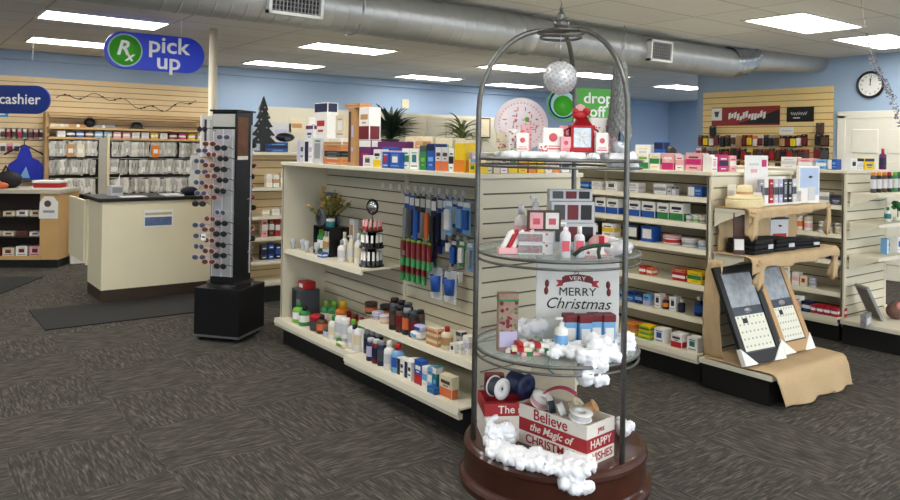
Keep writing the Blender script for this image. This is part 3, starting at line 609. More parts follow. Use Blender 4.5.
nm = {'B': 'blue', 'N': 'navy', 'K': 'black', 'S': 'silver', 'L': 'pale blue', 'A': 'grey', 'Z': 'pale', 'O': 'orange', 'F': 'copper', 'W': 'white', 'R': 'red', 'G': 'green'}
pos = [407, 412, 417.5, 423, 428.5, 434, 440.5, 446, 449, 455, 461, 467]
ordn = ['first', 'second', 'third', 'fourth', 'fifth', 'sixth', 'seventh', 'eighth', 'ninth', 'tenth', 'eleventh', 'twelfth']
for i, ((a, b_, h), px) in enumerate(zip(cols, pos)):
    blister(.058 if i < 8 else .075, h, a, b_, '%s card pack with %s blister, %s from left in the top hook row' % (nm[a], nm[b_], ordn[i]), px, 1.235, out=.05+.03*(i % 3), parent=G1)
for px, z, a, b_, h, lb in [(455, .985, 'N', 'B', .17, 'navy toothbrush pack in the short lower row right of the long packs'), (463, .99, 'G', 'W', .16, 'green and white pack in the short lower row'), (471, .99, 'L', 'S', .18, 'pale blue pack in the short lower row by the post'), (450, .99, 'S', 'W', .1, 'small silver pack in the short lower row')]:
    blister(.055, h, a, b_, lb, px, z, parent=G1, out=.06)
def cup_pack(px, z, lb):
    x = BX-.09; y = ypx(px, x)
    o = MB().box(-.06, .06, -.001, .001, -.2, 0).build('hanging_pack', gl); MB().lathe([(0, -.15), (.035, -.15), (.045, -.05), (.04, -.05), (.03, -.14), (0, -.14)], 16).build('blue_cup', C_('B'), o)
    put(o, (x, y, z), FX); T(o, lb, 'hanging pack'); hook(G1, BX, y, z-.012, L=.11)
cup_pack(438, .80, 'clear bag holding a blue cup, left of two below the long packs'); cup_pack(452, .80, 'clear bag holding a small blue cup, right of two')
o = carton(.07, .03, .06, 'WTZ', 'logo'); 
put(o, (BX-.05, ypx(459, BX-.05), .73), FX); o.name = 'hanging_pack'; T(o, 'white and tan small pack hanging right of the blue cups', 'hanging pack'); hook(G1, BX, o.location.y, .792, L=.05)
# red and green decorated tubes in a cluster
pr_ = MB().cyl(.017, -.16, -.04, 10).build('candy_tube', C_('G')); MB().cyl(.0178, -.105, -.0, 10).build('red_wrap', C_('H'), pr_); MB().sph(.02, (0, 0, .006), sub=1, sc=(1, 1, .7)).build('lime_cap', C_('E'), pr_)
sp = []
for r_, (n, z, xo, p0) in enumerate(((6, .955, .09, 409), (6, .935, .13, 404), (5, .83, .11, 404))):
    for i in range(n):
        x = BX-xo; sp.append((x, ypx(p0+5.3*i, x), z, 0))
row(pr_, sp, 'red and green candy tube with lime cap hanging in the cluster above the spray cans', 'candy tube', 'red and green candy tubes')
for i in (0, 3, 5, 7, 11, 13): hook(G1, BX, sp[i][1], sp[i][2]+.0, L=BX-sp[i][0]+.02)
# price holders
mb = None
for i, px in enumerate((383, 391, 400, 408, 416, 424, 432, 440, 448, 456, 464)):
    y = ypx(px, BX-.002); MB().box(BX-.012-G1.location.x, BX-G1.location.x, y-.02-G1.location.y, y+.012-G1.location.y, 1.25, 1.285).build('tag_holder', tagm, G1)
# ================================================================ MIDDLE RUN GOODS
u = 4.45
Z2 = 1.4123
w1 = 'on middle run top'
line(u, Z2, [(628, 635, .10, 'WEZ', 'mid', 'white and lime carton'), (636.5, 648, .115, 'WGE', 'bot', 'green and white carton, left of two'), (648.5, 659, .12, 'WGY', 'mid', 'green carton with yellow mark, right of two'), (661, 673, .12, 'IMW', 'bot', 'pink and magenta carton'),
 (674.5, 683, .11, 'WIM', 'mid', 'pale pink carton between magenta ones'), (684.5, 701, .125, 'IMN', 'mid', 'wide magenta carton with navy print'), (702.5, 709, .115, 'WIM', 'logo', 'pale carton at the near end post'),
 (580, 596, .10, 'WGE', 'mid', 'green and white carton seen under the snow shelf'), (598, 611, .10, 'CEO', 'logo', 'cream carton seen under the snow shelf'), (613, 620, .10, 'WGA', 'mid', 'white carton left of the right cage post'),
 (634, 650, .18, 'WZC', 'logo', 'tall plain white carton behind the green ones', .14), (653, 662, .20, 'BNL', 'top', 'dark blue carton standing at the back', .14)], where=w1)
o = MB().lathe([(0, 0), (.045, 0), (.06, .08), (.05, .15), (.02, .18), (0, .18)], 18).build('round_box', C_('K')); MB().lathe([(.0465, .01), (.0605, .078)], 18).build('band', C_('A'), o); put(o, (4.7, ypx(669, 4.7), Z2)); T(o, 'round black lidded box at the back on middle run top', 'box')
o = MB().sph(.04, (0, 0, .04), sc=(1.3, 1, 1)).build('sack', C_('D')); put(o, (4.7, ypx(690, 4.7), Z2+.06)); 
o.location.z = Z2; T(o, 'small brown pouch at the back on middle run top', 'pouch')
endline(2.97, Z2, [(711, 717, .10, 'WIM', 'logo', 'slim white and pink carton'), (718, 728, .115, 'MNW', 'mid', 'magenta carton with navy band'), (729, 736, .11, 'IWM', 'mid', 'pink carton right of the magenta one')], 'on middle run near end')
line(u, 1.2353, [(579, 589, .055, 'BLN', 'mid', 'low blue pack'), (591, 601, .065, 'WZS', 'mid', 'white pack'), (605, 617, .07, 'WAK', 'logo', 'white carton with black print'), (627, 638, .07, 'WZA', 'mid', 'white carton right of the cage post'), (653, 666, .075, 'WSZ', 'mid', 'white and grey carton'),
 (667, 671, .06, 'ZSA', 'top', 'thin grey carton, left of two'), (671.5, 675.5, .06, 'ZAW', 'top', 'thin grey carton, right of two'), (687, 702, .07, 'BWL', 'two', 'blue and white carton')], where='on middle run second shelf')
line(u, 1.0553, [(595, 605.5, .12, 'WBN', 'bot', 'white vitamin carton with blue foot, first'), (606.5, 618, .12, 'WBA', 'bot', 'white vitamin carton with blue foot, second'), (628, 640, .12, 'WBN', 'bot', 'white vitamin carton with blue foot, right of the cage post'), (641.5, 655, .12, 'WBN', 'bot', 'white vitamin carton with blue foot, last'),
 (657, 668.5, .12, 'WGA', 'bot', 'white vitamin carton with green foot, left one'), (669.5, 683.5, .125, 'WGN', 'bot', 'white vitamin carton with green foot, right one')], where='on middle run third shelf')
line(u, 1.0553, [(684.5, 691, .045, 'WZS', 'b:jar', 'low white jar, left one'), (691.5, 698, .045, 'WZE', 'b:jar', 'low white jar, middle one'), (698.5, 704, .045, 'WCS', 'b:jar', 'low white jar, right one'), (690, 702, .05, 'WZE', 'mid', 'white pack lying behind the low jars', .06, .0)], where='on middle run third shelf')
line(u, .8803, [(590, 600, .10, 'KWZ', 'win', 'black clamshell pack'), (602, 614, .10, 'WYK', 'mid', 'white and yellow pack'), (627, 639, .115, 'KWB', 'win', 'black edged white pack right of the cage post'), (641, 654, .115, 'BWK', 'win', 'blue edged white pack'),
 (659, 676, .065, 'WIR', 'b:jar', 'white roll with red print'), (678, 694, .06, 'WZS', 'b:jar', 'wide plain white roll'), (696.5, 705, .055, 'WZL', 'b:jar', 'white roll by the post')], where='on middle run fourth shelf')
line(u, .6353, [(640, 647, .06, 'RWF', 'mid', 'small red carton, left one'), (647.5, 653.5, .055, 'FWR', 'mid', 'small orange red carton, right one'), (673, 687, .06, 'RWH', 'mid', 'wide red carton'), (673.5, 686, .02, 'FRW', 'mid', 'flat orange carton on the wide red one', .0, .0605), (688, 703, .085, 'YGE', 'mid', 'yellow and green carton')], where='on middle run fifth shelf')
line(u, .4133, [(621, 627, .07, 'LBW', 'mid', 'pale blue carton at the cage post'), (627.5, 636, .075, 'BNL', 'top', 'blue carton'), (636.5, 644, .075, 'NLB', 'mid', 'navy carton with pale band'), (644.5, 651, .08, 'LVB', 'bot', 'lilac blue carton'), (656, 662, .1, 'WNF', 'logo', 'white carton with navy square'), (662.5, 668.5, .085, 'NFO', 'b:round', 'navy bottle with orange cap'),
 (671, 677.5, .1, 'WNL', 'logo', 'white carton with navy logo'), (678, 684.5, .09, 'KWN', 'b:round', 'black bottle with white cap'), (693.5, 702.5, .135, 'NWB', 'b:round', 'large navy bottle with white cap')], where='on middle run sixth shelf')
line(4.33, .2003, [(626, 638, .05, 'TYF', 'mid', 'flat tan carton, lowest of its pile'), (627, 637, .04, 'FYT', 'top', 'flat orange carton topping the tan one', 0, .0505), (640, 653, .05, 'EYG', 'mid', 'flat lime carton, lowest of its pile'), (641, 652, .045, 'YGE', 'mid', 'flat yellow green carton topping the lime one', 0, .0505),
 (656, 666.5, .10, 'WBN', 'logo', 'white carton with blue square'), (673, 684, .095, 'WRA', 'bot', 'white carton with red foot'), (689, 700, .095, 'WQN', 'logo', 'white carton with teal square')], where='on middle run deck')
# far half of the middle run, seen through the cage
for z, lbz in ((1.0553, 'third'), (.8803, 'fourth')):
    o = carton(.07, .07, .11, 'WBN' if z > 1 else 'CSW', 'bot'); row(o, [(u+.06, 4.35+.09*i, z, FX) for i in range(4)], 'white carton in the far half of the middle run %s shelf' % lbz, 'box', 'far cartons on the %s shelf' % lbz)
# ================================================================ BURLAP END DISPLAY
burl = mat('burlap', (192, 165, 126), .9, var=.2, scale=160, bump=.5)
def grid_cloth(nu, nv, f, m, name='burlap_cloth', th=.004):
    mb = MB(); V = [[mb.bm.verts.new(f(i/nu, j/nv)) for j in range(nv+1)] for i in range(nu+1)]
    for i in range(nu):
        for j in range(nv): mb.bm.faces.new((V[i][j], V[i+1][j], V[i+1][j+1], V[i][j+1]))
    for f_ in mb.bm.faces: f_.smooth = True
    o = mb.build(name, m); s = o.modifiers.new('thickness', 'SOLIDIFY'); s.thickness = th; s.offset = 1; return o
def nz(x, y, z=0, s=1.): return noise.noise(Vector((x*s, y*s, z*s)))
def shelfcloth(x0, x1, yb, yf, z, hang, sag=0, r=.02):
    def f(a, b):
        x = x0+(x1-x0)*a; n = nz(x*9, b*3, z*5)
        L0 = yb-yf; L = L0+hang*(1+.45*nz(x*4, 2, z)+sag*(1-a)); t = b*L
        if t < L0: return (x, yb-t, z+.006+.004*n + (.0 if t < L0-.06 else 0))
        s = t-L0; q = min(s, r*1.57); an = q/r
        y = yf-r*math.sin(an)*1.0; zz = z+.006-r*(1-math.cos(an)); s2 = s-q
        return (x, y-.012*n-.01*math.sin(x*38), zz-s2)
    return grid_cloth(44, 30, f, burl)
def knot(x, y, z, L, lb, w=.035):
    mb = MB(); pts = []; rs = []
    for i in range(9):
        t = i/8; pts.append((.012*math.sin(t*5), -.006*math.sin(t*3), -L*t)); rs.append(w*(.35+.25*math.sin(t*6)*(t < .35)+.75*t))
    mb.tube(pts, .03, 14, rs=rs)
    for v in mb.bm.verts:
        an = math.atan2(v.co.y, v.co.x); t = -v.co.z/L; k = 1+.35*t*math.sin(an*5+1)+.3*nz(v.co.x*30, v.co.y*30, v.co.z*12)
        v.co.x *= k; v.co.y *= k*.6; v.co.z += .02*math.sin(an*3)*t
    for c in ((-.5, 0), (.5, -.01), (0, .02)): mb.sph(w*.55, (c[0]*w, -.004, -.01+c[1]), sc=(1.2, .8, .7))
    return mb
o = shelfcloth(4.42, 5.48, 2.915, 2.68, 1.175, .03, 2.2); T(o, 'burlap cloth laid over the upper shelf with the hat and calendars', 'cloth')
knot(0, 0, 0, .15, '').build('burlap_knot', burl, o, loc=(4.46, 2.655, 1.15)); knot(0, 0, 0, .20, '', .03).build('burlap_knot', burl, o, loc=(5.49, 2.69, 1.175))
o = shelfcloth(4.40, 5.52, 2.915, 2.66, .87, .09, .2, .04); T(o, 'burlap cloth rolled over the middle shelf under the black cloths', 'cloth')
knot(0, 0, 0, .15, '', .036).build('burlap_knot', burl, o, loc=(4.48, 2.62, .84)); knot(0, 0, 0, .21, '', .04).build('burlap_knot', burl, o, loc=(5.53, 2.66, .86))
def tail(a, b):      # hangs from the left end of the middle shelf down to the deck
    z = .84-(.84-.215)*b; x = 4.37-.05*math.sin(b*2.6)+.01*nz(b*7, a*3); return (x-.035, 2.79+.11*a-.03*b*(1-a), z)
grid_cloth(12, 24, tail, burl, 'burlap_tail').parent = o
def deckf(a, b):
    x = 4.275+(5.14-4.275)*a; L0 = .47; L = L0+.06+.10+.0*a; t = b*(L+.08); yb = 2.88; n = nz(x*6, b*4, 3)
    if t < L0: return (x, yb-t, .207+.008*(n+.6))
    s = t-L0
    if s < .05: return (x, yb-L0-.04*math.sin(s/.05*1.57), .207+.004-.05*(1-math.cos(s/.05*1.57)))
    s2 = s-.05; return (x+.3*s2, yb-L0-.045-.12*s2-.02*math.sin(x*17)*s2/.2, max(.012, .165-s2*(.75+.35*a)))
o = grid_cloth(40, 40, deckf, burl); T(o, 'burlap cloth spread over the base deck and falling to the carpet', 'cloth')
o = grid_cloth(30, 16, lambda a, b: (4.44+1.0*a, 2.895-.012*math.sin(a*34)-.01*nz(a*8, b*3), 1.14-.255*b), burl); T(o, 'burlap cloth hung as a backdrop between the two burlap shelves', 'cloth')
# things on the upper shelf
zt = 1.187
straw = mat('straw', (224, 206, 160), .7, var=.12, scale=90, bump=.3)
o = MB().lathe([(.0, .085), (.04, .085), (.055, .075), (.06, .03), (.065, .022), (.125, .014), (.13, .0), (.125, .0), (0, .0)], 30, sy=.85).build('straw_hat', straw)
MB().lathe([(.0612, .03), (.0612, .045)], 30, sy=.85).build('hat_band', C_('T'), o)
MB().lathe([(.0, 0), (.13, 0), (.135, .01), (.135, .045), (.13, .05), (0, .05)], 30, sy=.85).build('hat_base', straw, o, loc=(0, 0, -.05)); o.location = (4.575, 2.79, zt+.05); o.scale = (1.15, .9, 1.1); T(o, 'cream straw hat on the burlap upper shelf', 'hat')
o = MB().box(-.05, .05, -.004, .0, 0, .14).build('card', C_('W')); o.name = 'white_card'; put(o, (4.60, 2.905, zt+.0)); MB().box(-.03, .03, -.0045, -.004, .02, .1).build('card_fold', C_('Z'), o); T(o, 'folded white card standing behind the straw hat', 'card')
hd = thing('calendar_rack', 'white counter rack holding a row of slim calendars', 'display stand', (5.01, 2.82, zt))
MB().box(-.28, .24, -.06, .07, 0, .012).box(-.28, .24, .06, .07, .012, .19).box(-.28, -.275, -.06, .07, .012, .09).box(.235, .24, -.06, .07, .012, .09).build('rack_body', C_('W'), hd)
MB().box(-.27, .02, .071, .076, .02, .34).build('back_card', C_('W'), hd)
MB().box(-.06, .0, .0695, .0709, .26, .31).build('back_card_print', C_('M'), hd); MB().box(-.22, -.10, .0695, .0709, .27, .285).build('back_card_print', C_('Z'), hd); MB().box(-.20, -.12, .0695, .0709, .22, .245).build('back_card_print', C_('I'), hd)
for i, (k, lb) in enumerate((('S', 'slim grey topped calendar at the left end of the rack'), ('W', 'slim white calendar left of the red one'), ('R', 'slim red calendar in the rack'), ('Z', 'slim pale calendar just right of the red one'), ('V', 'slim lilac calendar fifth in the rack'), ('A', 'slim grey calendar left of the black one'), ('K', 'slim black calendar in the rack'), ('Z', 'slim pale calendar at the right end of the rack'))):
    o = carton(.046, .02, .165, k+('A' if k not in 'AK' else 'S')+'W', 'mid' if k in 'ZVW' else 'logo', 'slim_calendar'); put(o, (4.765+.062*i, 2.79, zt+.0125)); T(o, lb, 'calendar')
pc = thing('picture_box', 'white boxed picture of a pale snowy sky with a dark bird', 'box', (5.36, 2.76, zt), -.45)
MB().box(-.085, .085, 0, .03, 0, .27, bev=.003).build('box_body', C_('W'), pc); pp = MB().box(-.075, .075, -.0012, 0, .06, .255).build('picture', mat('pale_sky', (176, 194, 224), .4, var=.12, scale=8), pc)
MB().box(-.075, .0, -.0018, -.0012, .06, .11).build('snow', C_('W'), pp); MB().sph(.012, (.01, -.002, .19), sub=1, sc=(1.6, .2, .8)).build('bird', C_('D'), pp); MB().box(-.01, .05, -.0018, -.0012, .0+.02, .12).build('panel', C_('Z'), pc)
# things on the middle shelf
zt = .882
blk = mat('black_cloth', (20, 20, 22), .85, var=.3, scale=30, bump=.4)
def fold(w, d, h, lb, loc, rz, sd):
    mb = MB()
    for k in range(3):
        z = h*k/3; q = MB()
        q.box(-w/2+.01*k, w/2-.012*((k+sd) % 2), -d/2, d/2, z, z+h/3-.002, bev=.008)
        bmesh.ops.subdivide_edges(q.bm, edges=q.bm.edges[:], cuts=2, use_grid_fill=True)
        for v in q.bm.verts: v.co += Vector((0, 0, .006*nz(v.co.x*16+sd, v.co.y*16, k)))
        tm = q.mesh('t', []); mb.bm.from_mesh(tm); bpy.data.meshes.remove(tm)
    for f_ in mb.bm.faces: f_.smooth = True
    o = mb.build('folded_shirt', blk, loc=loc, rz=rz); MB().box(w/2-.09, w/2-.03, -d/2-.004, -d/2+.001, h*.3, h*.6).build('white_print', C_('Z'), o); T(o, lb, 'shirt'); return o
fold(.27, .20, .095, 'black folded shirt pile at the left of the middle burlap shelf', (4.62, 2.77, zt), .05, 1)
fold(.24, .20, .085, 'black folded shirt pile in the middle of the middle burlap shelf', (4.90, 2.77, zt), -.08, 2)
fold(.30, .18, .065, 'low black shirt pile with white print at the right of the middle burlap shelf', (5.20, 2.76, zt), -.15, 3)
sg = thing('snowman_box', 'white box with a top hat snowman face and red scarf', 'box', (5.16, 2.868, zt), -.25)
MB().box(-.085, .085, 0, .08, 0, .275, bev=.003).build('box_body', C_('Z'), sg)
MB().box(-.05, .05, -.002, 0, .20, .255).box(-.085, .085, -.002, 0, .185, .20).build('top_hat', C_('K'), sg); MB().box(-.05, .05, -.003, -.002, .202, .212).build('hat_ribbon', C_('R'), sg)
mb = MB().box(-.065, .065, -.0025, 0, .055, .085).box(.0, .035, -.0025, 0, .02, .06); mb.build('red_scarf', C_('R'), sg)
MB().lathe([(0, 0), (.009, 0), (0, .03)], 8, M=Matrix.Translation((0, 0, .14)) @ Matrix.Rotation(PI/2, 4, 'X')).build('carrot_nose', C_('A'), sg)
o = MB().box(-.035, .035, 0, .012, 0, .27).build('wall_plaque', mat('dark_walnut', (66, 46, 40), .6, var=.2)); MB().box(-.03, .03, -.002, 0, .03, .10).build('white_heart', C_('W'), o); MB().box(-.03, .03, -.001, 0, .12, .25).build('lettering_panel', C_('D'), o); o.rotation_euler = (-.06, 0, -.75); o.location = (4.44, 2.74, zt); T(o, 'narrow dark plaque with white mark at the left end of the middle burlap shelf', 'plaque')
# leaning calendar frames
def frame(x, y, w, h, rim, lb, tilt, rz):
    o = empty('framed_calendar', (x, y, .232)); o.rotation_euler = (-tilt, 0, rz); T(o, lb, 'framed calendar')
    t = .045; M = mat('frame_'+rim, {'black': (26, 26, 28), 'tan': (186, 150, 104)}[rim], .45, var=.1, scale=12)
    mb = MB()
    for a in ((-w/2, w/2, 0, t*1.5), (-w/2, w/2, h-t, h), (-w/2, -w/2+t, t*1.5, h-t), (w/2-t, w/2, t*1.5, h-t)): mb.box(a[0], a[1], -.012, .014, a[2], a[3])
    mb.build('frame_rim', M, o)
    MB().box(-w/2+t, w/2-t, -.002, .01, t*1.5, h-t).build('backing', C_('A'), o)
    p = MB().box(-w/2+t+.004, w/2-t-.004, -.0045, -.002, h*.57, h-t-.006).build('landscape_photo', mat('snow_photo', (150, 156, 162), .4, var=.55, scale=22), o)
    MB().box(-w/2+t+.004, w/2-t-.004, -.0045, -.002, h*.49, h*.56).build('dark_band', mat('photo_dark', (62, 68, 78), .4, var=.4, scale=30), o)
    MB().lathe([(0, -.0065), (.035, -.0065), (.035, -.0045)], 18, M=Matrix.Translation((0, 0, h*.525)) @ Matrix.Rotation(PI/2, 4, 'X') @ Matrix.Diagonal((1, .5, 1, 1)) @ Matrix.Translation((0, 0, .011))).build('oval_plate', C_('Z'), o)
    gm = MB().box(-w/2+t+.004, w/2-t-.004, -.0045, -.002, t*1.5+.01, h*.48)
    gw = w-2*t-.03
    for r_ in range(5):
        for c_ in range(7): gm.box(-gw/2+gw*(c_+.3)/7, -gw/2+gw*(c_+.65)/7, -.0052, -.0045, t*1.5+.02+(h*.36)*(r_+.3)/5, t*1.5+.02+(h*.36)*(r_+.55)/5, 1)
    g = gm.build('month_sheet', [mat('sheet_cream', (226, 224, 206), .5, var=.03), C_('S')], o)
    MB().box(-gw*.3, -gw*.12, -.0054, -.0045, h*.40, h*.45).build('month_picture', C_('K'), g)
    for s in (-1, 1): MB().prism([(s*(w/2+.006), -.006), (s*(w/2+.006), .10), (s*(w/2-.115), -.006)], -.016, .018, M=RX(PI/2)).build('corner_guard', C_('W'), o)
    return o
frame(4.435, 2.55, .39, .62, 'black', 'black framed calendar with white corner guards leaning at the left of the deck', .42, -.10)
frame(4.87, 2.56, .33, .62, 'tan', 'tan framed calendar with white corner guards leaning right of the black one', .42, -.06)
o = frame(4.68, 2.72, .30, .50, 'black', 'black framed calendar mostly hidden behind the two leaning ones', .25, 0)
# ================================================================ RIGHT RUN GOODS
u3 = 6.38
line(u3, Z2, [(815, 826, .085, 'LWB', 'mid', 'white and blue carton, left of two'), (826.5, 836, .09, 'BWL', 'two', 'blue and white carton, right of two'), (780, 796, .10, 'WZV', 'mid', 'white carton behind the picture box'), (797, 812, .09, 'IWM', 'mid', 'pale pink carton')], where='on right run top')
endline(2.98, Z2, [(850, 857, .095, 'WKZ', 'logo', 'white carton with black eye print'), (858, 863, .07, 'WZS', 'mid', 'low white carton'), (864, 874, .10, 'YNB', 'top', 'yellow carton with navy top')], 'on right run near end')
o = bottle(.03, .19, 'P', 'R', 'N'); put(o, (xpx(882, 3.05), 3.05, Z2)); T(o, 'purple bottle with red cap on right run near end', 'bottle')
line(u3, 1.1173, [(806, 818, .10, 'WZS', 'logo', 'white carton with grey print'), (819, 829, .10, 'WSC', 'mid', 'white carton'), (830, 842, .08, 'ANV', 'top', 'dark grey and white pack')], where='on right run second shelf')
line(u3, .8773, [(786, 794, .14, 'IWR', 'b:jar', 'pinkish jar, left end'), (794.5, 802, .14, 'CWF', 'b:jar', 'cream jar'), (803, 811, .12, 'WCI', 'b:jar', 'white jar with tan band'), (818, 824, .09, 'WZS', 'b:jar', 'small white jar, first of three'), (825, 832, .07, 'WSC', 'b:jar', 'small white jar, middle of three'), (834, 842, .085, 'WZC', 'b:jar', 'small white jar by the post')], where='on right run third shelf')
line(u3, .6543, [(786, 796, .09, 'CZW', 'mid', 'cream pack'), (826, 842, .10, 'ANZ', 'bot', 'grey box with navy foot'), (798, 808, .08, 'WIZ', 'mid', 'white and pink pack')], where='on right run fourth shelf')
line(u3, .3903, [(784, 792, .085, 'WZC', 'b:jar', 'white jar'), (793, 800, .11, 'WIC', 'mid', 'white pink carton'), (801, 808, .09, 'CRW', 'logo', 'cream carton'), (809, 816, .08, 'ZVS', 'b:jar', 'grey jar')], where='on right run fifth shelf')
o = carton(.05, .05, .07, 'RWB', 'mid'); row(o, [(6.30+.06*(i % 2), ypx(816+3.6*i, 6.3), .2003, FX) for i in range(8)], 'red and white small carton in the pile on the right run deck', 'box', 'red cartons on the right run deck')
line(6.24, .2003, [(786, 794, .10, 'WCZ', 'logo', 'white carton'), (795, 802, .12, 'WIR', 'mid', 'white and pink carton'), (803, 812, .09, 'NWB', 'mid', 'navy carton')], where='on right run deck')
# on its end display
yE = 2.80
for i, (px, k, c, lb) in enumerate(((873, 'A', 'O', 'first'), (878.5, 'K', 'O', 'second'), (884, 'D', 'O', 'third'), (889, 'K', 'R', 'fourth'), (894.5, 'G', 'E', 'fifth'), (899, 'A', 'G', 'sixth'))):
    o = bottle(.021, .17, k, c, 'Z', 'can'); o.name = 'tall_can'; put(o, (xpx(px, yE+.02), yE+.02, 1.2303)); T(o, 'dark can with bright cap, %s from the left on the top right end shelf' % lb, 'bottle')
o = bottle(.026, .12, 'W', 'G', 'Q'); put(o, (xpx(888, yE), yE, .9853)); T(o, 'white bottle with green cap on the middle right end shelf', 'bottle')
o = MB().lathe([(0, 0), (.03, 0), (.035, .02), (.03, .03), (0, .03)], 12).build('potted_sprig', C_('W')); mb = MB()
for i in range(16): a = i*2.4; mb.sph(.022, (.03*math.cos(a), .03*math.sin(a), .10+.012*(i % 5)), sub=1)
mb.tube([(0, 0, .02), (0, 0, .1)], .004).build('green_leaves', mat('leaf_green', (40, 112, 60), .7, var=.2), o); put(o, (xpx(898, yE), yE, .9853)); T(o, 'small green sprig in a white pot at the right edge', 'plant')
o = carton(.075, .05, .13, 'LWB', 'two'); put(o, (xpx(886, yE), yE, .7153), .1); T(o, 'white and pale blue carton, left one on the low right end shelf', 'box')
o = carton(.07, .05, .13, 'WBL', 'logo'); put(o, (xpx(897, yE), yE, .7153), 0); T(o, 'white carton with blue print, right one on the low right end shelf', 'box')
o = empty('photo_frame', (xpx(880, 2.76), 2.76, .206)); o.rotation_euler = (-.45, 0, .9); T(o, 'silver photo frame leaning on the right end deck', 'photo frame')
MB().box(-.10, .10, 0, .02, 0, .02).box(-.10, .10, 0, .02, .28, .30).box(-.10, -.08, 0, .02, .02, .28).box(.08, .10, 0, .02, .02, .28).build('frame_rim', mat('pewter', (150, 150, 150), .35, .7), o); MB().box(-.08, .08, .006, .016, .02, .28).build('photo', mat('grey_photo', (96, 92, 90), .4, var=.5, scale=20), o)
o = empty('scarf_pack', (xpx(868, 2.70), 2.70, .2003), .2); T(o, 'grey patterned card pack before the leaning silver frame', 'pack')
MB().box(-.09, .09, -.02, .02, 0, .10, bev=.006).build('pack_body', mat('grey_pattern', (130, 128, 128), .6, var=.6, scale=40), o); MB().box(-.06, .06, -.0215, -.02, .02, .07).build('card', C_('Z'), o)
o = MB().sph(.085, (0, 0, .072), sub=3, sc=(1.3, .8, .85)).build('stuffed_bag', mat('brown_fur', (104, 76, 66), .9, var=.3, scale=40, bump=.5)); MB().sph(.05, (-.02, -.04, .11), sub=2, sc=(1.1, .7, .7)).build('pink_cloth', mat('pink_cloth', (214, 140, 140), .8, var=.15), o); put(o, (xpx(898, 2.68), 2.68, .2003)); T(o, 'brown fluffy bag with pink cloth at the right frame edge', 'bag')
# ================================================================ CAGED CHRISTMAS STAND
CX, CY = 2.54, 2.508
iron = mat('pewter_iron', (112, 112, 108), .45, .75, var=.3, scale=30, bump=.1)
mahog = mat('mahogany', (66, 32, 20), .32, var=.3, scale=8, coat=.3)
cg = empty('display_cage', (CX, CY, 0)); tag(cg, 'tall round iron cage stand with glass shelves on a mahogany base', 'display stand')
MB().lathe([(0, 0), (.437, 0), (.445, .006), (.447, .03), (.440, .042), (.424, .048), (.420, .056), (.420, .146), (.424, .152), (.428, .160), (.426, .176), (.416, .190), (.405, .198), (.398, .2), (0, .2)], 144, smooth=False).build('wooden_base', mahog, cg)
angs = [math.radians(a) for a in (153, 273, 33)]; pr = .390
for a in angs:
    pts = [(pr*math.cos(a), pr*math.sin(a), .2), (pr*math.cos(a), pr*math.sin(a), 1.0), (pr*math.cos(a), pr*math.sin(a), 1.72)]
    for k in range(1, 11):
        t = k/10*PI/2; r_ = .07+(pr-.07)*math.cos(t); pts.append((r_*math.cos(a), r_*math.sin(a), 1.72+.385*math.sin(t)))
    pts.append((.0, .0, 2.108)); MB().tube(pts, .0125, 10).build('cage_post', iron, cg)
def ring(R, z, r): return MB().tube([(R*math.cos(2*PI*i/48), R*math.sin(2*PI*i/48), z) for i in range(48)], r, 8, closed=True)
ring(.11, 2.10, .007).build('crown_ring', iron, cg); ring(.095, 2.075, .006).build('crown_ring', iron, cg)
MB().lathe([(0, 2.10), (.02, 2.105), (.035, 2.13), (.038, 2.15), (.02, 2.155), (.012, 2.165), (.022, 2.18), (.012, 2.195), (.006, 2.168), (.01, 2.215), (.004, 2.225), (0, 2.25)], 16).build('finial', iron, cg)
mb = MB()
for k in range(5): mb.sph(.011, (.032*math.cos(k*1.257), .032*math.sin(k*1.257), 2.157), sub=1)
mb.build('finial_beads', iron, cg)
glass = mat('shelf_glass', (188, 204, 200), .06, var=.02, spec=.5, alpha=.42)
for z in (.63, 1.075, 1.505):
    MB().cyl(.376, z-.009, z, 64).build('glass_shelf', glass, cg)
    g = ring(.381, z-.004, .008).build('shelf_ring', iron, cg); ring(.381, z-.036, .006).build('lower_ring', iron, g)
# ---- cotton wool
cot = mat('cotton', (242, 243, 246), .95, var=.04, scale=30, bump=.3)
def cotton(blobs, lb, vox=.008, amp=.015):
    """one fluffy mass grown over a list of (x, y, z, r)"""
    mb = MB()
    for x, y, z, r in blobs: mb.sph(r, (x, y, z), sub=2)
    o = mb.build('cotton_snow', cot); tag(o, lb, 'cotton snow')
    m = o.modifiers.new('r', 'REMESH'); m.mode = 'VOXEL'; m.voxel_size = vox
    dg = bpy.context.evaluated_depsgraph_get(); dg.update(); me = bpy.data.meshes.new_from_object(o.evaluated_get(dg)); o.modifiers.clear(); o.data = me
    b2 = bmesh.new(); b2.from_mesh(me)
    for _ in range(5): bmesh.ops.smooth_vert(b2, verts=b2.verts, factor=.5, use_axis_x=True, use_axis_y=True, use_axis_z=True)
    b2.to_mesh(me); b2.free()
    for v in me.vertices:
        p = v.co; n = v.normal; q = noise.fractal(p*60, .9, 2.1, 4)*amp*.8+noise.noise(p*16)*amp*.8+.003
        v.co = p+n*q
    for p in me.polygons: p.use_smooth = True
    me.materials.clear(); me.materials.append(cot); return o
def scat(n, f, r0, r1, sd):
    R = random.Random(sd); out = []
    for i in range(n):
        x, y, z = f(R); out.append((x, y, z, R.uniform(r0, r1)))
    return out
def V(lat, fwd, z): # offsets across / away from the viewer, measured from the stand's axis
    return (CX+lat*.798+fwd*.603, CY-lat*.603+fwd*.798, z)
def dsk(R, rad):
    a = R.uniform(0, 2*PI); q = rad*math.sqrt(R.random()); return CX+q*math.cos(a), CY+q*math.sin(a)
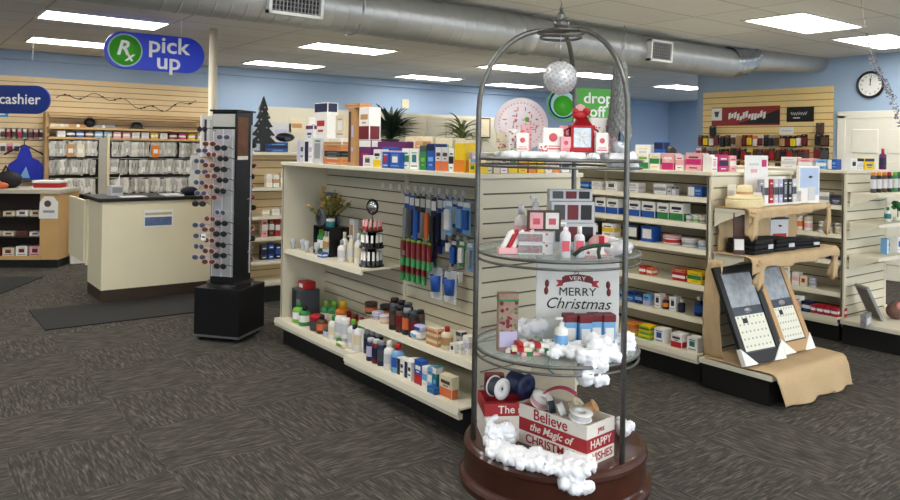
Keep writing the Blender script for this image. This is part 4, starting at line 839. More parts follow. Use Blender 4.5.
# snow mat on the top shelf
cotton(scat(150, lambda R: (*dsk(R, .315), 1.516), .018, .024, 1) + scat(26, lambda R: V(R.uniform(.20, .30), R.uniform(-.22, -.16), R.uniform(1.475, 1.53)), .014, .024, 2) + [(*V(.31, -.18, 1.475), .024)], 'white snow mat covering the top glass shelf of the cage', vox=.01, amp=.007)
# third shelf pile and its overhang
cotton(scat(70, lambda R: V(R.uniform(-.07, .27), R.uniform(-.30, -.16), .648+R.uniform(0, .022)), .016, .028, 3) + scat(34, lambda R: V(R.uniform(.06, .17), R.uniform(-.36, -.30), R.uniform(.56, .68)), .018, .032, 4) + scat(26, lambda R: V(R.uniform(.12, .24), R.uniform(-.30, -.20), R.uniform(.66, .72)), .018, .03, 14) + scat(12, lambda R: V(R.uniform(.30, .345), R.uniform(-.10, -.02), R.uniform(.62, .69)), .016, .026, 5), 'fluffy cotton wool spilling over the right of the lower glass shelf')
cotton(scat(24, lambda R: V(R.uniform(-.20, -.06), R.uniform(.0, .08), .655+R.uniform(0, .06)), .018, .03, 6), 'cotton wool tuft behind the ribbon pile on the lower glass shelf')
# base
cotton(scat(190, lambda R: (lambda t: V(-.31+.41*t+R.uniform(-.02, .02), -.20-.17*math.sin(t*2.2)+R.uniform(-.075, .065), .212+R.uniform(0, .016)))(R.random()), .014, .026, 7) + scat(34, lambda R: V(R.uniform(-.02, .09), R.uniform(-.455, -.37), R.uniform(.13, .225)), .018, .028, 8), 'long strip of cotton wool along the front of the mahogany base')
cotton(scat(30, lambda R: V(R.uniform(-.32, -.20), R.uniform(-.16, -.10), .225+R.uniform(0, .09)), .012, .024, 9), 'cotton wool tuft at the left before the red lettered crate')
cotton(scat(14, lambda R: V(R.uniform(.30, .345), R.uniform(-.05, .06), .22+R.uniform(0, .05)), .018, .028, 10), 'cotton wool tuft on the right edge of the mahogany base')
# hanging ball
b = thing('glitter_ball', 'white lace patterned ball hanging from the cage crown', 'ornament', (CX, CY, 1.885))
MB().sph(.078, sub=4).build('ball', mat('ball_white', (222, 222, 224), .35, .2, var=.25, scale=60, bump=.6), b)
mb = MB(); n = 170
for i in range(n):
    z = 1-2*(i+.5)/n; q = math.sqrt(1-z*z); a = i*2.39996; p = Vector((q*math.cos(a), q*math.sin(a), z))
    M = Matrix.Translation(p*.079) @ p.to_track_quat('Z', 'Y').to_matrix().to_4x4(); mb.lathe([(.0028, 0), (.0048, .002), (.0062, 0)], 8, M=M)
mb.build('lace_rings', mat('lace_grey', (188, 190, 194), .3, .6), b)
MB().cyl(.012, .074, .09, 10).tube([(0, 0, .09), (0, 0, .215)], .002, 5).build('hanger', steel, b)
# ---- top shelf goods
zs = 1.5355
CAMA = math.radians(-37)      # turned to the viewer's side of the shop
pl = thing('christmas_plate', 'round white plate with red Christmas village print standing on the snow', 'plate', V(-.165, .16, zs)); pl.rotation_euler = (-.16, 0, CAMA)
M = Matrix.Translation((0, 0, .133)) @ Matrix.Rotation(PI/2, 4, 'X')
MB().lathe([(0, -.004), (.08, -.004), (.13, .012), (.134, .012), (.132, .016), (.085, .002), (0, .002)], 56, M=M).build('plate_body', mat('plate_white', (238, 228, 230), .2, var=.02), pl)
R = random.Random(5); mb = MB()
for i in range(46):
    a = R.uniform(0, 2*PI); q = R.uniform(.02, .085); w = R.uniform(.003, .012); x, z = q*math.cos(a), q*math.sin(a)
    if i % 2: mb.box(x-w, x+w, -.0055, -.0035, .133+z-.002, .133+z+.002)
    else: mb.box(x-.002, x+.002, -.0055, -.0035, .133+z-w, .133+z+w)
mb.build('red_print', mat('print_pinkred', (206, 84, 96), .4), pl)
MB().cyl(.012, .0, .002, 14, M=Matrix.Translation((.03, -.0035, .16)) @ Matrix.Rotation(PI/2, 4, 'X')).build('green_wreath', C_('E'), pl)
mb = MB()
for i in range(40):
    a = 2*PI*i/40; mb.box(.108*math.cos(a)-.004, .108*math.cos(a)+.004, -.0115, -.0085, .133+.108*math.sin(a)-.004, .133+.108*math.sin(a)+.004)
mb.build('rim_print', C_('I'), pl)
def gift(lat, fwd, z, w, d, h, k, lb, name='gift_box', rz=CAMA, st='red', cat='box', rx=0):
    o = empty(name, V(lat, fwd, z), rz); o.rotation_euler = (rx, 0, rz); T(o, lb, cat)
    MB().box(-w/2, w/2, -d/2, d/2, 0, h, bev=.002).build('box_body', C_(k), o)
    mb = MB(); m = C_('R')
    if st == 'red': mb.cyl(min(w, h)*.22, 0, .001, 16, M=Matrix.Translation((0, -d/2, h*.6)) @ Matrix.Rotation(PI/2, 4, 'X')); mb.box(-w*.4, w*.4, -d/2-.001, -d/2, h*.10, h*.16).box(-w*.3, w*.3, -d/2-.001, -d/2, h*.22, h*.26); m = mat('print_redsoft', (206, 84, 94), .4)
    elif st == 'dots':
        R = random.Random(len(lb))
        for i in range(14): x = R.uniform(-.42, .42)*w; zz = R.uniform(.08, .9)*h; mb.box(x-.004, x+.004, -d/2-.001, -d/2, zz-.003, zz+.003)
        m = mat('print_redsoft', (206, 84, 94), .4)
    elif st == 'band': mb.box(-w/2-.001, w/2+.001, -d/2-.001, d/2+.001, h*.4, h*.6)
    mb.build('red_print', m, o); return o
gift(-.225, -.05, zs, .035, .035, .10, 'W', 'slim white and red jar box at the far left of the snow', st='dots')
gift(-.185, -.11, zs, .055, .04, .085, 'W', 'white card box with red circle below the plate', st='red')
gift(-.155, .02, zs, .05, .04, .125, 'I', 'tall pink box before the plate', st='dots')
gift(-.09, -.12, zs, .045, .04, .04, 'W', 'low white box between the red circle boxes', st='dots')
gift(-.045, -.10, zs, .09, .04, .11, 'W', 'wide white box with red circle right of the plate', st='red')
gift(.03, .03, zs, .05, .04, .125, 'I', 'pink box left of the red lantern', st='dots')
gift(.165, -.17, zs, .055, .04, .09, 'W', 'front white box with red circle right of the lantern', st='red')
gift(-.27, .04, zs, .05, .04, .09, 'C', 'small cream box at the far left rear of the snow', st='dots')
gift(.235, -.03, zs, .05, .04, .15, 'I', 'tall pink box between the dotted box and the leaf tree', st='dots')
gift(.01, -.13, zs, .045, .035, .07, 'I', 'small pink box just left of the red lantern', st='red')
gift(.17, -.09, zs, .09, .04, .16, 'W', 'tall white box with red dots behind the front one right of the lantern', st='dots')
ln = thing('lantern', 'red metal lantern with a silver snowflake window on the snow shelf', 'lantern', V(.085, -.11, zs), CAMA)
redm = mat('lantern_red', (156, 20, 30), .35, .4)
mb = MB().box(-.058, .058, -.04, .04, 0, .022, bev=.004)
for x in (-.052, .040):
    for y in (-.036, .024): mb.box(x, x+.012, y, y+.012, .022, .115)
mb.box(-.056, .056, -.04, .04, .112, .124, bev=.003); mb.build('lantern_frame', redm, ln)
MB().lathe([(.06, .124), (.035, .15), (.03, .165), (.018, .17), (0, .175)], 4, M=Matrix.Rotation(PI/4, 4, 'Z')).build('lantern_roof', redm, ln)
MB().box(-.04, .04, -.03, .03, .024, .112).build('lantern_window', mat('silver_pane', (176, 180, 184), .3, .5, var=.4, scale=50), ln)
mb = MB()
for k in range(3): mb.box(-.032, .032, -.034, -.031, -.003, .003, M=Matrix.Translation((0, 0, .068)) @ Matrix.Rotation(PI*k/3, 4, 'Y'))
mb.build('snowflake', C_('W'), ln)
MB().sph(.024, (-.01, -.01, .17), sc=(1.5, .8, .9)).sph(.02, (.02, -.01, .185)).sph(.016, (-.03, -.01, .185)).build('red_bow', C_('R'), ln)
for s in (-1, 1): MB().tube([(s*.056, 0, .07), (s*.075, 0, .075), (s*.075, 0, .10), (s*.056, 0, .11)], .005, 6).build('side_handle', redm, ln)
sn = thing('snow_figure', 'pale ornate snow figure behind the red lantern', 'figurine', V(.115, .10, zs), CAMA)
MB().lathe([(0, 0), (.045, 0), (.05, .04), (.04, .085), (.03, .10), (.036, .13), (.03, .165), (0, .18)], 20).build('figure_body', C_('W'), sn)
MB().lathe([(.03, .165), (.04, .168), (.038, .178), (.026, .18), (.022, .225), (0, .235)], 16).build('hat', C_('I'), sn); MB().lathe([(.037, .096), (.04, .104), (.037, .112)], 16).build('scarf', C_('R'), sn)
ft = thing('leaf_tree', 'slim tree of grey glitter leaves in a silver and white pot', 'ornament', V(.25, -.15, zs))
MB().lathe([(0, 0), (.032, 0), (.04, .055), (.036, .055), (.03, .05), (0, .05)], 16).build('pot', mat('pot_stripe', (206, 208, 212), .3, .4, var=.1), ft)
MB().tube([(0, 0, .05), (0, 0, .39)], .005, 6).build('stem', C_('A'), ft)
mb = MB(); R = random.Random(3)
for i in range(230):
    t = (i+.5)/230; z = .075+.31*t; q = .055*(1-.55*t)+.004; a = i*2.4; p = Vector((q*math.cos(a), q*math.sin(a), z))
    M = Matrix.Translation(p) @ Matrix.Rotation(a, 4, 'Z') @ Matrix.Rotation(-.6, 4, 'Y') @ Matrix.Diagonal((1, .6, 1, 1))
    v = [mb.bm.verts.new(M @ Vector(c)) for c in ((-.012, 0, -.016), (.004, .022, .006), (.02, 0, .036), (.004, -.022, .006))]; mb.bm.faces.new(v)
mb.build('foliage', mat('glitter_grey', (124, 126, 122), .35, .3, var=.8, scale=80), ft)
# ---- second shelf goods
z2 = 1.0754
o = thing('candy_socks', 'red and white striped candy cane pack at the left of the upper glass shelf', 'candy', V(-.235, -.18, z2), CAMA+.2)
for k in range(5): MB().tube([(-.05+.024*k, 0, .008), (-.025+.024*k, -.0, .05), (-.002+.024*k, 0, .095), (.012+.024*k, 0, .10)], .012, 8).build('candy_cane', C_('R' if k % 2 else 'F') if k % 2 else C_('W'), o)
MB().box(-.06, .09, -.016, .016, 0, .03, bev=.004).build('wrapper', C_('I'), o)
clr = mat('soap_clear', (240, 232, 226), .15, var=.03, alpha=.9)
o = bottle(.033, .21, clr, 'Z', 'I', 'round'); o.name = 'soap_bottle'; put(o, V(-.175, -.02, z2)); T(o, 'clear bottle with pale cap behind the candy canes', 'bottle')
o = bottle(.038, .25, clr, 'Z', 'I', 'pump'); o.name = 'soap_bottle'; put(o, V(-.10, .05, z2)); T(o, 'tall clear pump bottle behind the twin jar box', 'bottle')
o = bottle(.03, .19, clr, 'W', 'I', 'round'); o.name = 'soap_bottle'; put(o, V(-.135, .0, z2)); T(o, 'clear bottle between the capped and the pump bottle', 'bottle')
for i, lb in enumerate(('lower long clear topped box of red printed soaps', 'upper long clear topped box of red printed soaps')):
    g = gift(-.125, -.15, z2+.0505*i, .155, .09, .05, 'Z', lb+' on the upper glass shelf', st='dots'); MB().box(-.0775-.001, .03, -.046, -.045, .008, .042).build('window', mat('box_window', (150, 136, 136), .2, var=.5, scale=60), g)
tw = thing('twin_jar_box', 'dark edged gift box with two red printed jars on the long boxes', 'box', V(-.08, -.13, z2+.1015), CAMA)
MB().box(-.075, .075, 0, .04, 0, .09).build('box_body', C_('D'), tw)
for x, k in ((-.036, 'I'), (.036, 'W')): q = MB().box(x-.03, x+.03, -.004, 0, .008, .082, bev=.002).build('jar_window', C_(k), tw); MB().box(x-.016, x+.016, -.0052, -.004, .028, .056).build('red_print', mat('print_redsoft', (206, 84, 94)), q)
for lat, fw, h, lb in ((-.005, -.27, .155, 'white pump soap bottle with red label at the front of the upper glass shelf'), (.06, -.25, .135, 'second white soap bottle with round cap right of the pump bottle')):
    o = bottle(.024, h, 'Z', 'W', None, 'pump' if h > .15 else 'round', sy=.7); o.name = 'soap_bottle'; MB().box(-.016, .016, -.019, -.016, .03, .075).build('red_label', mat('print_redsoft', (206, 84, 94)), o); put(o, V(lat, fw, z2), CAMA); T(o, lb, 'bottle')
md = thing('makeup_display', 'white stepped display with grey, dark red and black shade squares', 'display stand', V(.075, -.02, z2), CAMA+.08)
MB().box(-.105, .105, 0, .13, 0, .125, bev=.004).box(-.105, .105, .03, .13, .125, .225, bev=.004).box(-.105, .105, .07, .13, .225, .28, bev=.004).build('display_body', C_('Z'), md)
for r_, (y, za, zb) in enumerate(((0, .04, .11), (.03, .14, .21), (.07, .237, .272))):
    for i, k in enumerate('AHK'): MB().box(-.09+.064*i, -.038+.064*i, y-.003, y+.002, za, zb, bev=.001).build('shade_square', C_(k), md)
o = MB().sph(.05, (0, 0, .042), sub=3, sc=(1.1, .7, .8)).build('ribbon_roll', C_('I')); MB().box(-.012, .012, -.037, -.033, .0, .08).build('pink_band', C_('R'), o); put(o, V(.185, -.08, z2+.05), CAMA); 
o.location.z = z2; T(o, 'pink wrapped soft roll right of the stepped display', 'ribbon')
gift(.10, -.22, z2, .09, .06, .035, 'W', 'white flat soap box under the green ribbon', st='red')
gift(.185, -.20, z2, .07, .05, .045, 'W', 'white soap box with red mark right of the green ribbon', st='red')
o = MB().tube([(-.085, .0, .012), (-.05, 0, .04), (0, 0, .055), (.05, 0, .06), (.075, 0, .058)], .009, 7).tube([(.03, 0, .056), (.02, -.02, .03), (.024, -.03, .004)], .008, 6).build('green_ribbon', mat('ribbon_green', (44, 60, 48), .6)); put(o, V(.115, -.275, z2), CAMA); T(o, 'dark green ribbon bow lying at the front of the upper glass shelf', 'ribbon')
for i, (lat, fw, r_) in enumerate(((.22, -.20, .045), (.28, -.12, .045), (.235, -.06, .05))):
    o = MB().sph(r_, (0, 0, r_*.75), sub=3, sc=(1.2, 1, .75)).build('trinket_bag', gl); mb = MB(); R = random.Random(i)
    for k in range(14): mb.sph(.012, (R.uniform(-.6, .6)*r_, R.uniform(-.5, .5)*r_, r_*R.uniform(.25, 1.1)), sub=1)
    mb.build('trinkets', C_('IWR'[i]), o); put(o, V(lat, fw, z2)); T(o, 'clear bag of %s trinkets, %s at the right of the upper glass shelf' % (('pink', 'white', 'red')[i], ('front one', 'outermost', 'rear one')[i]), 'bag')
# ---- third shelf goods
z3 = .6304
g = thing('popcorn_box', 'tall Christmas print carton with green top at the left of the lower glass shelf', 'box', V(-.24, -.12, z3), CAMA+.1)
xm = mat('christmas_print', (160, 130, 116), .5, var=.6, scale=34)
MB().box(-.045, .045, -.03, .03, 0, .26, bev=.003).build('box_body', xm, g); MB().box(-.046, .046, -.031, .031, .235, .225).build('green_top', C_('G'), g)
mb = MB(); R = random.Random(11)
for i in range(16): x, z = R.uniform(-.036, .036), R.uniform(.03, .22); mb.cyl(R.uniform(.005, .010), 0, .0012, 8, M=Matrix.Translation((x, -.03, z)) @ Matrix.Rotation(PI/2, 4, 'X'))
mb.build('red_flowers', C_('H'), g); mb = MB()
for i in range(10): x, z = R.uniform(-.036, .036), R.uniform(.03, .22); mb.cyl(.007, 0, .001, 6, M=Matrix.Translation((x, -.03, z)) @ Matrix.Rotation(PI/2, 4, 'X'))
mb.build('green_leaves', C_('G'), g); MB().box(-.04, .04, -.0325, -.031, .02, .09).build('snow_scene', C_('V'), g)
R = random.Random(21)
kk = 'WIWCEWRWG'
nm2 = ('white', 'pink', 'ivory', 'cream', 'lime', 'plain white', 'red', 'small white', 'green')
for i in range(9):
    o = MB().box(-.045, .045, -.028, .028, 0, .017, bev=.004).build('gift_tag_pack', C_(kk[i])); MB().box(-.022, .008, -.0285, .0285, .001, .0176).build('ribbon_band', C_('RGWRWGWRW'[i]), o)
    put(o, V(-.20+.055*(i % 3)+.02*(i//3), -.17-.03*(i % 2), z3+.0185*(i//3)+.0003), CAMA+R.uniform(-.5, .5)); T(o, '%s gift tag pack, %s in the low pile on the lower glass shelf' % (nm2[i], ('bottom', 'middle', 'top')[i//3]), 'gift tags')
sgn = thing('christmas_sign', 'white Christmas sign with black and red lettering behind the lower glass shelf goods', 'sign', V(.115, .09, z3)); sgn.rotation_euler = (-.05, 0, CAMA-.06)
MB().box(-.20, .20, 0, .02, 0, .40, bev=.004).build('sign_board', mat('board_white', (228, 226, 220), .6, var=.04, scale=10), sgn)
ink = mat('ink_black', (36, 34, 36), .6); rd = C_('H')
FR = (PI/2, 0, 0)
text('A', .036, ink, sgn, (-.005, -.001, .325), FR)
MB().prism([(-.075, .263), (-.06, .271), (0, .281), (.06, .271), (.075, .263), (.075, .295), (.06, .305), (0, .313), (-.06, .305), (-.075, .295)], 0, .0015, M=Matrix(((1, 0, 0, 0), (0, 0, -1, 0), (0, 1, 0, 0), (0, 0, 0, 1)))).build('ribbon_banner', rd, sgn)
for s in (-1, 1): MB().prism([(s*.07, .255), (s*.105, .249), (s*.092, .267), (s*.105, .283), (s*.07, .281)], 0, .0010, M=Matrix(((1, 0, 0, 0), (0, 0, -1, 0), (0, 1, 0, 0), (0, 0, 0, 1)))).build('ribbon_tail', C_('R'), sgn)
text('VERY', .027, C_('W'), sgn, (0, -.002, .291), FR, xs=1.3)
text('MERRY', .056, ink, sgn, (0, -.001, .225), FR, xs=1.05)
text('Christmas', .075, ink, sgn, (0, -.001, .168), FR, shear=.35, xs=1.02)
for s in (-1, 1):
    h = MB()
    for a in (-.5, .6): h.sph(.018, (s*(.15+.012*math.cos(a*3)), -.001, .245+.02*math.sin(a*2)), sub=2, sc=(.6, .1, 1.1))
    h.build('holly_leaf', rd, sgn)
for i, (lat, fw) in enumerate(((.05, -.12), (.115, -.13), (.17, -.10), (.23, -.10))):
    o = thing('gift_tin', '%s of the pale blue gift tins with red lids on the lower glass shelf' % ('leftmost', 'second', 'third', 'rightmost')[i], 'tin', V(lat+.0, fw+.04, z3), CAMA+.15)
    MB().box(-.029, .029, -.03, .03, 0, .13, bev=.006).build('tin_body', C_('L'), o); MB().box(-.031, .031, -.032, .032, .125, .16, bev=.006).build('red_lid', C_('H'), o)
    MB().box(-.02, .02, -.0312, -.030, .03, .10).build('white_print', C_('W'), o)
o = bottle(.03, .17, 'W', 'W', 'L', 'pump'); o.name = 'soap_bottle'; put(o, V(-.005, -.20, z3), CAMA); MB().lathe([(.0305, .015), (.0308, .035)], 16).build('red_band', C_('R'), o); T(o, 'white pump bottle with blue label before the gift tins', 'bottle')
o = bottle(.022, .09, 'T', 'W', 'G', 'jar', 'jar'); put(o, V(.125, -.215, z3)); T(o, 'small brown jar with white lid before the gift tins', 'jar')
# ---- base goods
zb = .2003
wh = mat('crate_white', (222, 216, 206), .7, var=.12, scale=14); rc = mat('crate_red', (158, 34, 40), .6, var=.15, scale=14)
def crate(w, d, h, m, lb, loc, rz, words, side=None, ink_=None, open_=False, size=.045, sh=0, ssize=.036):
    o = empty('lettered_crate', loc, rz); T(o, lb, 'crate'); t = .01
    MB().box(-w/2, w/2, -d/2, -d/2+t, 0, h, bev=.0015).build('side_panel', m, o); MB().box(-w/2, w/2, d/2-t, d/2, 0, h, bev=.0015).build('side_panel', m, o)
    MB().box(-w/2, -w/2+t, -d/2+t, d/2-t, 0, h, bev=.0015).build('end_panel', m, o); MB().box(w/2-t, w/2, -d/2+t, d/2-t, 0, h, bev=.0015).build('end_panel', m, o)
    MB().box(-w/2+t, w/2-t, -d/2+t, d/2-t, 0, .008).build('bottom', m, o)
    if words: text(words, size, ink_, o, (0, -d/2-.0005, h/2), (PI/2, 0, 0), shear=sh, bold=.0006)
    if side: text(side, ssize, ink_, o, (w/2+.0005, 0, h/2), (PI/2, 0, PI/2), bold=.0004)
    return o
# long side faces -X, short side faces -Y (towards the aisle end)
ccx, ccy = 2.465, 2.372; cr = FX+.1
crw = .40; crd = .20
crate(crw, crd, .058, wh, 'lowest front crate, white with red capital lettering', (ccx, ccy, zb), cr, 'CHRISTMAS', 'WISHES', rc, size=.054, ssize=.05)
crate(crw, crd, .058, rc, 'middle front crate, red with white lettering', (ccx, ccy, zb+.0585), cr, 'the Magic of', 'HAPPY', wh, size=.048, sh=.3, ssize=.05)
crate(crw, crd, .058, wh, 'top front crate, white, reading Believe and full of ribbon spools', (ccx, ccy, zb+.117), cr, 'Believe', 'yes', rc, size=.068)
crate(.30, .20, .058, wh, 'lowest rear crate, white, behind the cotton tuft', V(-.20, .01, zb), CAMA+.12, '', None, C_('S'), size=.04)
crate(.30, .20, .058, wh, 'middle rear crate, white, under the red lettered one', V(-.20, .01, zb+.0585), CAMA+.12, '', None, C_('S'), size=.03)
crate(.30, .20, .058, rc, 'top rear crate, red with white lettering under the big spools', V(-.20, .01, zb+.117), CAMA+.12, 'The m   ', None, wh, size=.05)
def spool(R_, w, k, lb, loc, rot, flange='W'):
    o = empty('ribbon_spool', loc); o.rotation_euler = rot; T(o, lb, 'ribbon spool')
    MB().cyl(R_*.86, -w/2, w/2, 28).build('ribbon', C_(k) if len(k) == 1 else MATS[k], o)
    for z in (-w/2-.003, w/2): MB().lathe([(R_*.16, z), (R_, z), (R_, z+.003), (R_*.16, z+.003), (R_*.16, z)], 28).build('flange', C_(flange), o)
    return o
zt = zb+.175
spool(.05, .055, 'A', 'white flanged spool of black and silver ribbon standing on the rear crate', V(-.27, -.02, zt+.05), (PI/2, 0, CAMA-.9+PI/2), 'W')
spool(.058, .085, 'N', 'thick navy ribbon roll standing on the rear crate', V(-.165, .01, zt+.058), (PI/2, 0, CAMA-.9+PI/2), 'N')
spool(.03, .05, 'D', 'brown plaid ribbon roll lying behind the navy roll', V(-.16, .09, zt+.03), (PI/2, 0, CAMA+.9), 'D')
zq = zb+.117+.035
spool(.05, .03, 'I', 'spool with white flange and pink check ribbon at the left end of the front crate', (2.445, 2.50, zq+.035), (.5, -.2, .3))
spool(.032, .03, 'A', 'small grey ribbon spool in the middle of the front crate', (2.42, 2.41, zq+.03), (PI/2-.2, 0, .9), 'S')
spool(.034, .022, 'W', 'small white spool leaning beside the grey one', (2.425, 2.35, zq+.035), (1.1, 0, .9))
spool(.052, .026, 'Z', 'wide white spool lying flat at the near end of the front crate', (2.445, 2.255, zq+.036), (.18, .0, 0))
spool(.03, .045, 'T', 'brown ribbon roll at the right of the front crate', (2.535, 2.28, zq+.04), (.9, .3, .3), 'T')
spool(.035, .03, 'C', 'cream spool at the back of the front crate', (2.53, 2.36, zq+.03), (.7, .3, 0), 'C')
mb = MB(); N_ = 24
ro = []
for i in range(N_+1):
    t = i/N_; ro.append((-.07+.15*t, .03*math.sin(t*3.14)+.02*t, ))
chk = mat('red_check', (190, 70, 100), .6, var=.5, scale=60)
o = grid_cloth(22, 4, lambda a, b: (-.07+.15*a, -.02+.05*b, .035+.045*math.sin(a*2.4+.3)), chk, 'ribbon_strip', .002); o.location = (2.51, 2.45, zq+.01); o.rotation_euler = (0, 0, -.9); T(o, 'pink and dark red check ribbon curling out of the front crate', 'ribbon')
mp_ = thing('map_card', 'beige printed card standing behind the front crate spools', 'card', V(.02, .20, zb)); mp_.rotation_euler = (-.06, 0, CAMA)
MB().box(-.11, .11, 0, .006, 0, .33).build('card', mat('map_beige', (196, 184, 158), .6, var=.2, scale=12), mp_); MB().tube([(-.02, -.003, .30), (-.03, -.004, .25), (.01, -.004, .22), (.06, -.003, .21)], .004, 6).build('blue_ribbon', C_('Q'), mp_)
o = MB().box(-.05, .05, -.04, .04, 0, .23, bev=.012).build('red_gift_bag', C_('H')); MB().box(-.03, .03, -.041, -.039, .06, .16).build('white_print', C_('W'), o); put(o, V(-.275, .175, zb), CAMA); T(o, 'dark red gift bag at the left edge of the mahogany base', 'bag')
# ================================================================ GLASSES TOWER
tb = thing('glasses_tower', 'black square spinner tower for sunglasses on a black cabinet base', 'display stand', (2.235, 5.86, 0), math.radians(38.5))
bm_ = mat('tower_black', (20, 20, 22), .3, var=.05)
MB().box(-.205, .205, -.195, .195, .045, .415, bev=.006).build('base_cabinet', bm_, tb); MB().box(-.212, .212, -.202, .202, .035, .05).build('base_rim', mat('rim_grey', (120, 120, 120), .4, .6), tb)
for x in (-.17, .17):
    for y in (-.155, .155): MB().cyl(.02, -.012, .012, 12, M=Matrix.Translation((x, y, .02)) @ Matrix.Rotation(PI/2, 4, 'Y')).build('caster', C_('K'), tb)
MB().cyl(.185, .415, .445, 28).build('turntable', bm_, tb)
MB().box(-.13, .13, -.105, .105, .445, 1.80, bev=.004).build('tower_core', bm_, tb); MB().box(-.145, .145, -.12, .12, 1.80, 1.815).build('top_cap', bm_, tb)
silver = mat('mirror_silver', (176, 178, 176), .3, .2, var=.2, scale=12)
MB().box(-.138, -.13, -.095, .095, .50, 1.66).build('mirror_panel', silver, tb); MB().box(-.140, -.13, -.095, .095, 1.68, 1.78).build('header_panel', mat('header_grey', (176, 176, 170), .4), tb)
MB().box(-.11, .05, -.1085, -.105, 1.42, 1.76).build('poster', mat('poster_brown', (108, 70, 50), .5, var=.5, scale=14), tb); MB().box(-.11, .05, -.110, -.1085, 1.42, 1.45).build('poster_strip', C_('W'), tb)
for yy in (-.085, .0, .085): MB().box(-.147, -.14, yy-.004, yy+.004, .5, 1.66).build('rack_rail', C_('Z'), tb)
for xx in (.10,): MB().box(xx-.004, xx+.004, -.115, -.105, .5, 1.70).build('rack_rail', C_('Z'), tb)
MB().box(.13, .138, -.095, .095, .5, 1.66).build('mirror_panel', silver, tb)
def shades(lens, rim):
    o = MB().tube([(-.028+.026*math.cos(a*PI/5), 0, .02*math.sin(a*PI/5)) for a in range(10)], .0028, 5, closed=True).tube([(.028+.026*math.cos(a*PI/5), 0, .02*math.sin(a*PI/5)) for a in range(10)], .0028, 5, closed=True).tube([(-.004, 0, .006), (.004, 0, .006)], .0025, 5).tube([(-.054, 0, .008), (-.06, .03, .008), (-.055, .09, -.012)], .003, 5).tube([(.054, 0, .008), (.06, .03, .008), (.055, .09, -.012)], .003, 5).build('sunglasses', C_(rim))
    for s in (-1, 1): MB().sph(.025, (s*.028, 0, 0), sub=2, sc=(1, .14, .78)).build('lens', C_(lens), o)
    return o
pr3 = [shades('K', 'K'), shades('D', 'I'), shades('A', 'V')]; used = [0, 0, 0]
TM = Matrix.Translation(tb.location) @ Matrix.Rotation(math.radians(38.5), 4, 'Z'); k_ = 0
nmz = ('black', 'brown lensed', 'grey lensed')
def place_shades(lx, ly, z, rz, lb, grp):
    global k_
    i = k_ % 3; k_ += 1; o = pr3[i] if not used[i] else copy_tree(pr3[i]); used[i] = 1
    p = TM @ Vector((lx, ly, z)); put(o, p, rz); T(o, nmz[i]+' sunglasses '+lb, 'sunglasses', nmz[i]+' sunglasses '+grp)
for j in range(13):
    for i, ly in enumerate((-.055, .045, .13)):
        if (j+i) % 7 == 6: continue
        place_shades(-.25, ly+.01*math.sin(j*3), .60+.083*j+.03*i, math.radians(38.5-90)+.25*math.sin(j*2.3+i), 'on the mirrored left face of the black tower', 'left')
for j in range(12): place_shades(.145, -.07+.015*math.sin(j*2), .60+.085*j, math.radians(38.5+90)+.3*math.sin(j*3), 'sticking out behind the right edge of the black tower', 'right')
o = MB().box(-.001, .001, -.02, .02, 0, .05).build('price_tag', tagm); MB().box(-.0015, -.001, -.012, .012, .02, .034).build('tag_print', C_('A'), o); put(o, TM @ Vector((-.30, .06, .80)), math.radians(38.5)); T(o, 'white tag hanging low among the glasses on the left face', 'tag')
# white holder and paper near the post
o = thing('brochure_holder', 'white brochure holder with dark strips fixed beside the cream post', 'holder', (2.80, 7.93, 1.40))
MB().box(-.12, .10, 0, .045, 0, .44, bev=.004).build('holder_body', C_('W'), o)
for k in range(3): MB().box(-.09+.06*k, -.065+.06*k, -.004, 0, .03, .40).build('dark_strip', C_('A' if k != 1 else 'Z'), o)
o = MB().box(-.045, .045, 0, .004, 0, .38).build('hanging_paper', C_('W')); MB().box(-.03, .03, -.001, 0, .22, .32).build('printing', C_('Z'), o); put(o, (2.62, 7.95, 1.04)); T(o, 'long white paper hanging left of the brochure holder', 'paper')
MB().tube([(-.0, .002, .38), (.06, .002, .43), (.16, .004, .46)], .003, 5).build('string', C_('A'), o)
# counter goods
ct = 1.0003
o = MB().box(-.09, .09, -.12, .12, 0, .012).build('paper_stack', C_('W')); MB().box(-.07, .07, -.1, .1, .012, .0135).build('top_sheet', C_('Z'), o); put(o, (2.38, 7.92, ct)); T(o, 'stack of white papers on the right of the pick up countertop', 'papers')
o = MB().sph(.07, (0, 0, .04), sub=3, sc=(1.3, 1, .65)).build('cap_hat', mat('navy_cloth', (26, 28, 42), .8)); MB().lathe([(0, 0), (.05, 0), (.055, .008), (0, .012)], 16, M=Matrix.Translation((.07, -.03, .0))).build('brim', C_('K'), o); put(o, (2.57, 7.95, ct)); T(o, 'dark cap lying at the right end of the pick up countertop', 'hat')
o = MB().box(-.06, .06, -.05, .05, 0, .10).build('card_terminal', C_('Z')); MB().box(-.05, .05, -.052, -.05, .03, .085).build('screen', C_('S'), o); put(o, (1.87, 8.10, ct), .2); T(o, 'pale grey terminal at the left of the pick up countertop', 'terminal')
o = MB().prism([(-.05, 0), (.05, 0), (.04, .20)], -.004, .004, M=Matrix(((1, 0, 0, 0), (0, 0, 1, 0), (0, 1, 0, 0), (0, 0, 0, 1)))).build('sign_card', C_('W')); MB().box(-.03, .03, -.02, .02, 0, .006).build('foot', C_('W'), o); put(o, (1.90, 8.22, ct)); T(o, 'white triangular card behind the grey terminal on the countertop', 'card')
o = MB().box(-.12, .12, -.07, .07, 0, .006).build('form_sheet', C_('W')); MB().box(-.1, .0, -.05, .05, .006, .007).build('form_print', C_('Z'), o); put(o, (1.98, 7.85, ct)); T(o, 'white form lying at the front of the pick up countertop', 'paper')
